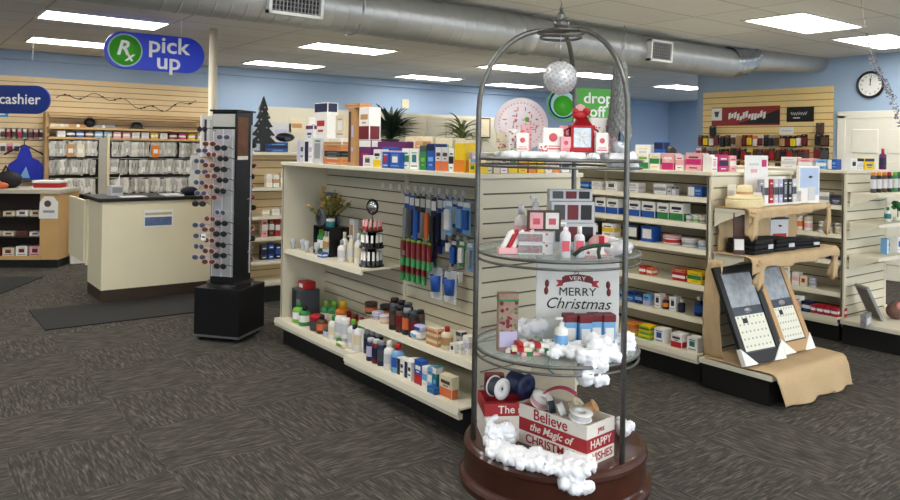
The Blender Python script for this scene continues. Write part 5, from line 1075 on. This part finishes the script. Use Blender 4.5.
# ================================================================ PRESCRIPTION RACK GOODS
rx0, ry0 = RXO
bagc = mat('bag_clear', (190, 188, 180), .35, var=.4, scale=16, spec=.6); bagc2 = mat('bag_white', (226, 222, 212), .5, var=.3, scale=22)
def rx_bag(m, k):
    mb = MB(); n = 5
    V_ = [[mb.bm.verts.new((-.05+.1*i/3+.006*math.sin(j*2+k), (-.012 if j else -.004)*(1+.6*math.sin(i*2.1+j+k)), (-.21-.02*math.sin(k*3))*j/n)) for j in range(n+1)] for i in range(4)]
    for i in range(3):
        for j in range(n): mb.bm.faces.new((V_[i][j], V_[i+1][j], V_[i+1][j+1], V_[i][j+1]))
    o = mb.build('prescription_bag', m); so = o.modifiers.new('s', 'SOLIDIFY'); so.thickness = .012; so.offset = 1
    MB().box(-.02, .025, -.028, -.024, -.17-.01*k, -.11).build('receipt', C_('W'), o); return o
for sec, (xa, xb, nn, where) in enumerate(((-1.06, -.50, 11, 'left of the grey divider'), (-.30, 1.05, 27, 'right of the cream divider post'))):
    for r_, z in enumerate((1.555, 1.295, 1.015)):
        ps = [rx_bag(bagc, r_), rx_bag(bagc2, r_+1)]; pl_ = [[], []]
        for i in range(nn): pl_[(i*7+r_) % 3 == 0].append((rx0+xa+(xb-xa)*(i+.5)/nn+random.uniform(-.01, .01), ry0-.12+random.uniform(-.015, .015), z+random.uniform(-.02, .006), random.uniform(-1.2, 1.2)))
        for q, (lbq) in enumerate(('clear', 'white paper')):
            row(ps[q], pl_[q], '%s prescription bag in the %s hanging row %s' % (lbq, ('top', 'middle', 'bottom')[r_], where), 'bag', '%s bags, %s row, %s' % (lbq, ('top', 'middle', 'bottom')[r_], where))
for px, k, lb in ((70, 'T', 'left tan paper bag'), (80, 'C', 'cream folded bag'), (155, 'O', 'amber bag')):
    x = xpx(px, ry0-.19); o = MB().box(-.05, .05, -.012, .012, -.18, 0, bev=.006).build('paper_bag', C_(k)); MB().box(-.03, .03, -.014, -.012, -.12, -.06).build('receipt', C_('W'), o); put(o, (x, ry0-.17, 1.50)); T(o, lb+' hanging before the clear bags in the top row', 'bag')
kb = 'WKBDLLIIWWYWHMYC'; nb = ('white', 'black', 'blue', 'red brown', 'pale blue', 'pale aqua', 'pink', 'rose', 'plain white', 'ivory', 'yellowish', 'bright white', 'maroon', 'magenta', 'yellow', 'cream')
for i, k in enumerate(kb):
    px = 60+9.3*i; x = xpx(px, ry0-.1); o = carton(.10, .12, .085, k+('W' if k not in 'W' else 'Z')+'S', 'mid'); put(o, (x, ry0-.07, 1.6003)); T(o, '%s small carton on the low top board of the prescription rack' % nb[i], 'box')
o = MB().lathe([(0, .10), (.05, .095), (.08, .06), (.085, .02), (.12, .005), (.12, 0), (0, 0)], 20).build('dark_hat', C_('K')); MB().lathe([(.086, .02), (.0875, .035)], 20).build('band', C_('A'), o); put(o, (xpx(135, ry0), ry0-.02, 1.7403)); T(o, 'black rounded hat on the upper board of the prescription rack', 'hat')
o = MB().sph(.08, (0, 0, .07), sub=2, sc=(1, .8, .85)).build('black_bag', C_('K')); MB().tube([(-.05, 0, .1), (0, 0, .17), (.05, 0, .1)], .007, 6).build('handle', C_('K'), o); put(o, (xpx(88, ry0), ry0-.02, 1.7403)); T(o, 'small black bag on the upper board of the prescription rack', 'bag')
for px, k, L, rz_, lb in ((60, 'C', .30, .5, 'cream rolled chart leaning'), (76, 'T', .22, .3, 'tan rolled chart lying'), (102, 'S', .30, -.3, 'grey rolled chart lying')):
    o = MB().cyl(.022, -L/2, L/2, 12, M=Matrix.Translation((0, 0, .023)) @ Matrix.Rotation(PI/2, 4, 'Y')).build('rolled_chart', C_(k)); MB().cyl(.0235, -.02, .02, 12, M=Matrix.Translation((0, 0, .023)) @ Matrix.Rotation(PI/2, 4, 'Y')).build('paper_band', C_('W'), o); put(o, (xpx(px, ry0), ry0-.03, 1.7403), rz_*.3); T(o, lb+' on the upper board of the prescription rack', 'chart')
# hanging things on the slat wall left of the rack
Yw = YB-.019
def peg(x, y, z, parent): pass
for r_, (z, n, a, b_) in enumerate(((1.70, 9, 2, 46), (1.50, 3, 2, 16))):
    for i in range(n):
        px = a+(b_-a)*i/max(1, n-1); x = xpx(px, Yw-.05); k = 'WIWVWIZWI'[i]
        o = MB().box(-.045, .045, -.001, .001, -.13, 0).build('hanging_pack', C_(k)); MB().box(-.03, .03, -.02, -.001, -.11, -.04, bev=.008).build('blister', C_('DHDRADHDR'[i]), o); MB().tube([(0, -.01, -.012), (0, .03, -.012)], .003, 5).build('peg', steel, o)
        put(o, (x, Yw-.032, z)); T(o, '%s card pack, %s from the left in the %s row left of the prescription rack' % (('white', 'pink', 'white', 'lilac', 'white', 'pink', 'grey', 'white', 'pink')[i], ordn[i], ('upper', 'lower')[r_]), 'hanging pack')
o = thing('tote_bag', 'royal blue bag hanging from a black hanger on the slat wall', 'bag', (xpx(24, 11.8), 11.85, 1.0))
mb = MB(); mb.prism([(-.20, 0), (.24, .0), (.25, .16), (.18, .26), (.10, .30), (.05, .46), (-.03, .46), (-.09, .28), (-.18, .22), (-.22, .1)], -.03, .03, M=Matrix(((1, 0, 0, 0), (0, 0, 1, 0), (0, 1, 0, 0), (0, 0, 0, 1))))
mb.build('bag_body', mat('royal_cloth', (26, 44, 170), .6, var=.25, scale=10), o); MB().tube([(-.24, 0, .34), (-.2, 0, .37), (0, 0, .48), (.2, 0, .37), (.25, 0, .33)], .011, 7).tube([(0, 0, .48), (.0, 0, .53), (.02, .03, .56), (.0, .06, .55)], .006, 6).build('hanger', C_('K'), o)
MB().prism([(-.06, .02), (.07, .02), (.02, .18)], -.034, -.031, M=Matrix(((1, 0, 0, 0), (0, 0, 1, 0), (0, 1, 0, 0), (0, 0, 0, 1)))).build('bright_panel', C_('L'), o)
# wire loops decoration
wr = MB(); R = random.Random(2); pts = []
for i in range(60):
    t = i/59; pts.append((1.95+2.0*t, Yw-.012-.006*(i % 2), 2.16+.04*math.sin(t*31)+.10*math.sin(t*7)*(.3+t)))
wr.tube(pts, .0045, 5); o = wr.build('wire_garland', C_('A')); T(o, 'thin dark wire garland strung along the slat wall above the rack', 'garland')
mb = MB()
for i in range(14): t = R.random(); mb.sph(.014, (1.95+2.0*t, Yw-.02, 2.16+.04*math.sin(t*31)+.10*math.sin(t*7)*(.3+t)), sub=1, sc=(1.4, .5, 1))
mb.build('garland_leaves', C_('D'), o)
# small blue card under the cashier sign
o = MB().box(-.10, .06, -.003, .003, 0, .14).build('blue_card', mat('card_cyan', (50, 150, 210), .5)); MB().box(-.06, .02, -.004, -.003, .03, .06).build('print', C_('W'), o); put(o, (xpx(2, Yw-.01), Yw-.001, 1.86)); T(o, 'small bright blue card on the slat wall under the cashier sign', 'card')
# cashier desk goods
DM = Matrix.Translation((1.70, 10.11, 0)) @ Matrix.Rotation(math.radians(-31), 4, 'Z'); da = math.radians(-31)
def ondesk(o, lx, ly, z, lb, cat, r_=0): put(o, DM @ Vector((lx, ly, z)), da+r_); T(o, lb, cat); return o
o = MB().box(-.15, .15, -.12, .12, 0, .07, bev=.01).build('storage_tub', C_('R')); MB().box(-.165, .165, -.135, .135, .07, .10, bev=.01).build('white_lid', C_('W'), o); MB().box(-.16, .16, -.13, .13, 0, .012).build('white_foot', C_('W'), o); ondesk(o, -.22, .28, .9503, 'red tub with white lid on the right of the cashier desk', 'tub')
o = MB().sph(.13, (0, 0, .10), sub=3, sc=(1.3, .8, .85)).build('black_bag', mat('bag_black', (26, 24, 26), .6, var=.4)); MB().tube([(-.08, 0, .16), (-.03, 0, .27), (.05, 0, .16)], .014, 7).build('bag_handle', C_('K'), o); MB().sph(.03, (-.06, -.1, .07), sub=1).build('pink_charm', C_('I'), o); ondesk(o, -.72, .28, .9503, 'black bag heaped on the left of the cashier desk', 'bag')
o = MB().sph(.06, (0, 0, .04), sub=2, sc=(1.6, 1, .7)).build('orange_bag', C_('F')); MB().box(-.02, .02, -.05, -.04, .02, .05).build('sticker', C_('W'), o); ondesk(o, -.72, .09, .9503, 'small orange bag before the black bag on the cashier desk', 'bag')
n_ = 0
for (ly, z, items) in ((-0.0, .615, [('C', .07), ('W', .07), ('C', .06), ('D', .06), ('H', .07)]), (0, .375, [('W', .05), ('D', .06), ('C', .05), ('W', .05), ('H', .07)]), (0, .13, [('I', .12), ('W', .12), ('C', .10), ('H', .11)])):
    for i, (k, h) in enumerate(items):
        o = carton(.13, .12, h, k+'HD', 'logo', 'candy_box'); o.name = 'candy_box'
        ondesk(o, -.31-.155*i, .15, z+.0005, '%s candy box, %s from the right on the %s shelf of the cashier desk' % ({'C': 'cream', 'W': 'white', 'D': 'brown', 'H': 'dark red', 'I': 'pink'}[k], ordn[i], {.615: 'top', .375: 'middle', .13: 'bottom'}[z]), 'box')
o = MB().prism([(-.11, -.20), (.11, -.20), (.11, 0), (.05, .07), (-.05, .07), (-.10, .0)], 0, .006, M=RX(PI/2)).build('white_bib', C_('W'))
MB().cyl(.04, -.002, .0, 18, M=Matrix.Translation((-.01, -.0065, -.02)) @ Matrix.Rotation(PI/2, 4, 'X')).build('round_print', C_('D'), o); MB().box(-.06, .07, -.0075, -.006, -.13, -.10).build('caption_print', C_('S'), o)
put(o, DM @ Vector((-.12, -.003, .80)), da); T(o, 'white cloth bib with a brown round print hung on the desk front', 'bib')
o = MB().box(-.11, .11, -.02, .02, 0, .56, bev=.004).build('foam_board', C_('W')); MB().box(-.03, .03, -.022, -.02, .36, .44).build('paper_note', C_('C'), o); put(o, (1.98, 10.35, .002), 0); T(o, 'tall white board standing on the floor between desk and gate', 'board')
# ================================================================ HANGING SIGNS
royal = mat('sign_blue', (22, 58, 214), .35, var=.02); navy = mat('sign_navy', (24, 50, 128), .35, var=.02); sgreen = mat('sign_green', (70, 172, 50), .35, var=.02); swh = mat('sign_white', (244, 246, 246), .35, var=.01)
def pill(w, h, t, sx=1):
    pts = []; r = h/2
    for i in range(17): a = -PI/2+PI*i/16; pts.append((w/2-r+r*math.cos(a), r*math.sin(a)))
    for i in range(17): a = PI/2+PI*i/16; pts.append((-w/2+r+r*math.cos(a), r*math.sin(a)))
    return MB().prism(pts, -t/2, t/2, M=RX(PI/2))
def disc(R_, y, x, z): return MB().cyl(R_, -.0015, .0015, 40, M=Matrix.Translation((x, y, z)) @ Matrix.Rotation(PI/2, 4, 'X'))
FRT = (PI/2, 0, 0)
sgp = thing('pickup_sign', 'blue pill shaped sign reading pick up with a green prescription roundel', 'sign', (2.135, 7.7, 2.435), 0)
pill(.96, .36, .03).build('sign_panel', royal, sgp)
disc(.160, -.0165, -.29, 0).build('roundel_rim', mat('rim_pale', (196, 232, 238), .4), sgp); g = disc(.146, -.0185, -.29, 0).build('roundel', sgreen, sgp)
text('R', .20, swh, g, (-.315, -.0205, .015), FRT, shear=.25, bold=.004); text('x', .13, swh, g, (-.255, -.0205, -.06), FRT, shear=.3, bold=.004)
text('pick', .225, swh, sgp, (.12, -.017, .075), FRT, xs=1.08, bold=.004); text('up', .225, swh, sgp, (.12, -.017, -.085), FRT, xs=1.08, bold=.004)
for x in (-.25, .25): MB().tube([(x, 0, .17), (x, 0, .365)], .002, 4).build('hanging_wire', steel, sgp)
DR = Matrix.Rotation(math.radians(-37), 4, 'Z')
csg = thing('cashier_sign', 'navy pill shaped sign reading cashier at the left edge', 'sign', (1.67-.48*.8, 10.65+.48*.6, 2.06), math.radians(-37))
pill(.96, .36, .03).build('sign_panel', navy, csg); text('cashier', .185, swh, csg, (.10, -.017, .0), FRT, xs=1.0, bold=.002)
for x in (-.25, .25): MB().tube([(x, 0, .17), (x, 0, .74)], .0008, 4).build('hanging_wire', steel, csg)
dsg = thing('dropoff_sign', 'green sign reading drop off with a blue and green roundel behind the cage', 'sign', (6.26, 5.80, 2.05), math.radians(-28))
pill(.86, .37, .03).build('sign_panel', sgreen, dsg); disc(.165, -.0165, -.25, 0).build('roundel_rim', navy, dsg); g = disc(.145, -.0185, -.25, 0).build('roundel', mat('rim_pale', (196, 232, 238)), dsg); disc(.115, -.0205, -.25, -.02).build('roundel_center', sgreen, g)
text('drop', .17, swh, dsg, (.16, -.017, .07), FRT, xs=1.05, bold=.003); text('off', .17, swh, dsg, (.15, -.017, -.08), FRT, xs=1.05, bold=.003)
for x in (-.25, .25): MB().tube([(x, 0, .17), (x, 0, .74)], .0008, 4).build('hanging_wire', steel, dsg)
# ================================================================ RIGHT WALL GOODS
XW = X1-.020
def wy(px): return ypx(px, XW-.04)
bn = thing('wall_banner', 'long red and black banner with white lettering on the yellow slat wall', 'banner', (XW-.003, (wy(709)+wy(777))/2, 1.93), FX)
bw = abs(wy(709)-wy(777)); MB().box(-bw/2, bw/2, -.004, .004, 0, .27).build('banner_sheet', mat('banner_red', (150, 44, 40), .5, var=.3, scale=12), bn)
MB().prism([(-bw*.12, .02), (bw*.5, .02), (bw*.5, .22), (bw*.28, .14)], .004, .0055, M=RX(PI/2)).build('black_field', C_('K'), bn)
MB().box(-bw*.5, -bw*.34, -.006, -.004, .08, .26).build('white_badge', C_('W'), bn); MB().prism([(-bw*.46, .21), (-bw*.38, .21), (-bw*.40, .13), (-bw*.44, .13)], .006, .008, M=RX(PI/2)).build('dark_mask', C_('A'), bn)
for i in range(13):
    x = -bw*.24+.045*i; h = .10-.03*(i % 3 == 1); z = .09+.02*math.sin(i*1.3); MB().prism([(x, z), (x+.035, z+.01), (x+.045, z+h), (x+.008, z+h-.01)], .0055, .0085, M=RX(PI/2)).build('white_letter_shape', C_('W'), bn)
bk2 = thing('wall_sign', 'small black sign with pale script right of the red banner', 'sign', (XW-.003, (wy(784)+wy(811))/2, 1.97), FX)
sw = abs(wy(784)-wy(811)); MB().box(-sw/2, sw/2, -.005, .004, 0, .20).build('sign_panel', C_('K'), bk2)
MB().tube([(-sw*.35+sw*.6*i/24, -.006, .11+.025*math.sin(i*1.9)) for i in range(25)], .004, 5).build('script', C_('Z'), bk2); MB().box(-sw*.25, sw*.0, -.007, -.005, .045, .06).build('small_line', C_('Z'), bk2)
o = MB().box(-.10, .10, -.003, .003, 0, .10).build('paper_notice', C_('W')); MB().box(-.07, .07, -.004, -.003, .04, .06).build('print', C_('Z'), o); put(o, (XW-.003, wy(784), 1.80), FX); T(o, 'small blank white notice under the black sign', 'notice')
kr = 'DHOKYDRWKDHTDKHAKSHDKRTK'; R = random.Random(9)
cn = {'D': 'brown', 'H': 'dark red', 'O': 'orange', 'K': 'black', 'Y': 'yellow', 'R': 'red', 'W': 'white', 'T': 'tan', 'A': 'grey', 'S': 'silver', 'F': 'copper', 'I': 'pink'}
more = ordn+['thirteenth', 'fourteenth', 'fifteenth', 'sixteenth', 'seventeenth', 'eighteenth', 'nineteenth', 'twentieth', 'twenty-first', 'twenty-second']
for r_, (z, n, a, b_, nmr) in enumerate(((1.79, 20, 700, 804, 'upper'), (1.60, 20, 698, 806, 'lower'), (1.41, 20, 698, 806, 'lowest'))):
    for i in range(n):
        px = a+(b_-a)*i/(n-1); k = kr[(i*5+r_*7) % 24]
        if r_ == 0 and i in (6,): k = 'W'
        k2 = kr[(i*3+r_*5+1) % 24]
        y = wy(px); o = MB().box(-.042, .042, -.001, .001, -.16, 0).build('snack_pack', C_(k)); MB().box(-.034, .034, -.028, -.001, -.145, -.04, bev=.01).build('pack_pouch', C_(k2), o)
        MB().tube([(0, -.035, -.015), (0, .085, -.015)], .003, 5).build('peg', steel, o)
        put(o, (XW-.042-.012*(i % 2), y, z+.012*R.uniform(-1, 1)), FX); T(o, '%s and %s snack pack, %s in the %s row under the banner' % (cn[k], cn[k2], more[i], nmr), 'snack pack')
for i, (px, z) in enumerate(((713, 1.93), (820, 1.95), (819, 1.80), (825, 1.79), (818, 1.63), (825, 1.62), (818, 1.46), (825, 1.45))):
    k = 'AADKAKDA'[i]; o = MB().box(-.055, .055, -.001, .001, -.15, 0).build('snack_pack', C_(k)); MB().box(-.045, .045, -.03, -.001, -.14, -.03, bev=.01).build('pack_pouch', C_('KDKDHAAK'[i]), o); MB().tube([(0, -.035, -.015), (0, .085, -.015)], .003, 5).build('peg', steel, o)
    put(o, (XW-.07, wy(px), z), FX); T(o, 'dark pack hanging %s' % ('under the left end of the red banner' if i == 0 else 'at the right end of the slat wall, %s of seven' % ordn[i-1]), 'snack pack')
ck = thing('wall_clock', 'round black rimmed white wall clock near twelve above the door', 'clock', (X1-.001, 4.31, 2.42), FX)
cM = Matrix.Rotation(PI/2, 4, 'X')
MB().lathe([(0, 0), (.165, 0), (.17, .03), (.155, .045), (.142, .04), (.14, .022), (0, .022)], 48, M=cM).build('clock_rim', C_('K'), ck)
MB().cyl(.141, .02, .024, 48, M=cM).build('clock_face', mat('clock_white', (236, 236, 232), .4, var=.01), ck)
for i in range(12):
    a = PI/2-i*PI/6; text(str(i if i else 12), .036, C_('K'), ck, (.112*math.cos(a), -.0245, .112*math.sin(a)), FRT, name='numeral', ext=.0005)
for L, w, a in ((.075, .005, 92), (.105, .0035, 84)): MB().box(-w, w, -.028, -.0255, -.012, L, M=Matrix.Rotation(math.radians(90-a), 4, 'Y')).build('clock_hand', C_('K'), ck)
MB().cyl(.008, .024, .03, 12, M=cM).build('center_pin', C_('K'), ck)
# tinsel garland hung from the ceiling
R = random.Random(4); P0 = at(861, 0, 0, 6.2); P0.z = ZC-.001; P1 = Vector((6.15, 2.42, 1.93)); o = empty('tinsel_garland', P0); T(o, 'thin silver beaded garland hanging from the ceiling at the right edge', 'garland')
ctl = [Vector(P0), at(868, 40, 0, 6.2), at(873, 60, 0, 6.2), at(884, 82, 0, 6.2), at(893, 100, 0, 6.2), at(902, 128, 0, 6.2)]
path = []
for a, b in zip(ctl, ctl[1:]):
    for i in range(12): path.append(a.lerp(b, i/12)-Vector(P0))
MB().tube(path, .003, 5).build('garland_cord', steel, o); mb = MB()
for i, p in enumerate(path):
    if i < 10 and i % 3: continue
    n_ = 1 if i < 20 else 4
    for k in range(n_): mb.sph(R.uniform(.006, .012), p+Vector((R.uniform(-1, 1), R.uniform(-1, 1), R.uniform(-1, 1)))*(.006 if i < 20 else .022), sub=1, sc=(1, 1, .6))
tag(mb.build('silver_beads', mat('bead_silver', (176, 172, 186), .25, .8, var=.5, scale=60), o), kind='stuff')
# ================================================================ MIDDLE BACKGROUND
cab = mat('cabinet_cream', (206, 200, 182), .5, var=.04, scale=4)
o = thing('service_counter', 'long cream service counter behind the front shelving run', 'counter', (6.15, 8.25, 0))
MB().box(-1.75, 1.75, -.3, .3, .1, 1.44).build('counter_body', cab, o); MB().box(-1.8, 1.8, -.35, .35, 1.44, 1.48, bev=.006).build('counter_top', cab, o); MB().box(-1.75, 1.75, -.26, .28, 0, .1).build('kick_plate', kick, o)
for k in range(7): MB().box(-1.72+.5*k, -1.25+.5*k, -.312, -.3, .14, 1.38, bev=.004).build('cabinet_door', cab, o)
wc = thing('wall_cabinet', 'tall cream cabinet with panel doors behind the plants', 'cabinet', (7.35, 9.35, 0))
MB().box(-.9, .9, -.2, .24, 0, 2.0).build('cabinet_body', cab, wc)
for k in range(5): MB().box(-.87+.35*k, -.55+.35*k, -.214, -.2, .9, 1.94, bev=.006).build('cabinet_door', cab, wc)
def plant(lb, loc, n, L, w, m, droop, sd, up=.6):
    o = thing('potted_plant', lb, 'plant', loc); R = random.Random(sd)
    MB().lathe([(0, 0), (.09, 0), (.12, .16), (.11, .16), (.10, .14), (0, .14)], 20).build('pot', C_('A'), o)
    MB().tube([(0, 0, .14), (.01, 0, .26)], .012, 6).build('stem', C_('D'), o)
    mb = MB()
    for i in range(n):
        a = R.uniform(0, 2*PI); l = L*R.uniform(.6, 1.05); e = R.uniform(up-.5, up+.55); z0 = R.uniform(.14, .30); prev = None; seg = 6
        for s in range(seg+1):
            t = s/seg; x = l*t*math.cos(e*(1-droop*t*.3)); z = z0+l*t*math.sin(e)-droop*l*t*t; ww = w*math.sin(PI*min(1, .12+t*.88))**.8
            c = Vector((x*math.cos(a), x*math.sin(a), z)); sd_ = Vector((-math.sin(a), math.cos(a), .25))*ww
            q = (mb.bm.verts.new(c+sd_), mb.bm.verts.new(c+Vector((0, 0, -.2*ww))), mb.bm.verts.new(c-sd_))
            if prev: mb.bm.faces.new((prev[0], prev[1], q[1], q[0])); mb.bm.faces.new((prev[1], prev[2], q[2], q[1]))
            prev = q
    mb.build('foliage', m, o); return o
plant('dark leafy potted plant behind the purple and blue cartons', (5.16, 8.1, 1.4803), 190, .52, .024, mat('leaf_dark', (52, 72, 58), .45, var=.5, scale=12), .32, 1, .8)
plant('light green palm plant behind the yellow carton and the cage post', (6.28, 8.05, 1.4803), 70, .50, .016, mat('leaf_palm', (126, 140, 84), .5, var=.35, scale=12), .5, 2, .75)
pf = thing('framed_picture', 'small framed picture hanging high left of the cage post', 'picture', (7.55, 9.13, 1.86)); MB().box(-.13, .13, -.02, .004, -.16, .16).build('frame_rim', C_('D'), pf); MB().box(-.11, .11, -.023, -.02, -.14, .14).build('print', C_('C'), pf)
ts = thing('thermostat', 'small pale square box high on the back wall', 'thermostat', (xpx(404, YB-.03), YB+.002, 2.36)); MB().box(-.08, .08, -.03, 0, -.09, .09, bev=.006).build('cover', mat('ivory_plastic', (222, 220, 190), .4), ts); MB().box(-.04, .04, -.032, -.03, -.02, .05).build('dial_plate', C_('C'), ts)
# goods on the far unit behind the tower
fx0, fy0 = FU
def fput(o, px, z, lb, cat, y=None, r_=0): yy = fy0-.22 if y is None else y; put(o, (xpx(px, yy), yy, z+.0005), r_); T(o, lb, cat)
for i, (px, z, cols, w, h, lb) in enumerate(((268, 1.12, 'WCZ', .06, .13, 'white carton, first on the second board'), (275, 1.12, 'WTZ', .06, .12, 'white and tan carton, second on the second board'), (282, 1.12, 'CWS', .06, .14, 'cream carton, third on the second board'), (265, .84, 'CWT', .07, .06, 'low cream carton on the third board'), (275, .84, 'WZS', .08, .06, 'low white carton on the third board'), (283, .84, 'WCS', .05, .07, 'small white carton on the third board'),
  (264, .63, 'IWR', .06, .18, 'pink carton on the fourth board'), (271, .63, 'DWF', .05, .19, 'brown carton on the fourth board'), (277, .63, 'RWD', .05, .17, 'red carton on the fourth board'), (283, .63, 'IWD', .05, .19, 'pale pink carton by the side panel'), (264, .40, 'ANW', .06, .15, 'grey carton on the fifth board'), (271, .40, 'BNW', .06, .16, 'blue carton on the fifth board'), (278, .40, 'NBW', .06, .15, 'navy carton on the fifth board'), (285, .40, 'BWN', .06, .15, 'blue and white carton on the fifth board'))):
    o = carton(w, .06, h, cols, 'mid'); fput(o, px, z, lb+' behind the glasses tower', 'box')
o = carton(.22, .2, .10, 'BNL', 'mid'); fput(o, 273, 1.47, 'flat blue box on top of the shelf unit behind the glasses tower', 'box', fy0-.1)
o = MB().sph(.07, (0, 0, .05), sub=2, sc=(1.5, 1, .7)).build('black_pouch', C_('K')); MB().box(-.03, .03, -.07, -.06, .02, .05).build('tag', C_('A'), o); put(o, (xpx(284, fy0-.1), fy0-.1, 1.571)); T(o, 'black pouch lying on the flat blue box', 'pouch')
tr_ = thing('tree_ornament', 'flat dark metal Christmas tree silhouette standing behind the tower', 'ornament', (xpx(262, fy0-.2), fy0-.2, 1.4705))
mb = MB(); out = [(-.02, 0), (.02, 0), (.02, .08)]
for i in range(5): z = .08+.085*i; w = .15-.026*i; out += [(w, z), (w*.45, z+.075)]
out += [(0, .55)]
L_ = [(-x, z) for x, z in out[2:-1]][::-1]
mb.prism(out+L_, -.012, .012, M=RX(PI/2)); mb.build('tree_plate', mat('dark_metal', (44, 46, 46), .5, .4, var=.3, scale=20), tr_)
mb = MB().box(-.07, .07, -.05, .05, 0, .012); mb.build('tree_foot', C_('K'), tr_)
R = random.Random(8)
for i in range(9): z = .12+.04*i; w = .10*(1-i/11); MB().sph(.009, (R.uniform(-w, w), -.014, z), sub=1).build('tree_bauble', C_('S'), tr_)
# pale flyers and goods on the partition, left part
for i, (px, pz, w, h, k, lb) in enumerate(((280, 1.62, .30, .22, 'Z', 'pale grey board'), (296, 1.72, .24, .20, 'C', 'cream board'), (316, 1.68, .26, .26, 'W', 'white board'), (340, 1.75, .3, .2, 'Z', 'silver board'))):
    o = MB().box(-w/2, w/2, -.006, 0, 0, h).build('pinned_board', C_(k)); MB().box(-w*.3, w*.3, -.008, -.006, h*.3, h*.6).build('print', C_('VTSC'[i]), o); put(o, (xpx(px, 9.59), 9.602, pz)); T(o, lb+' pinned to the cream partition, %s from the left' % ordn[i], 'board')
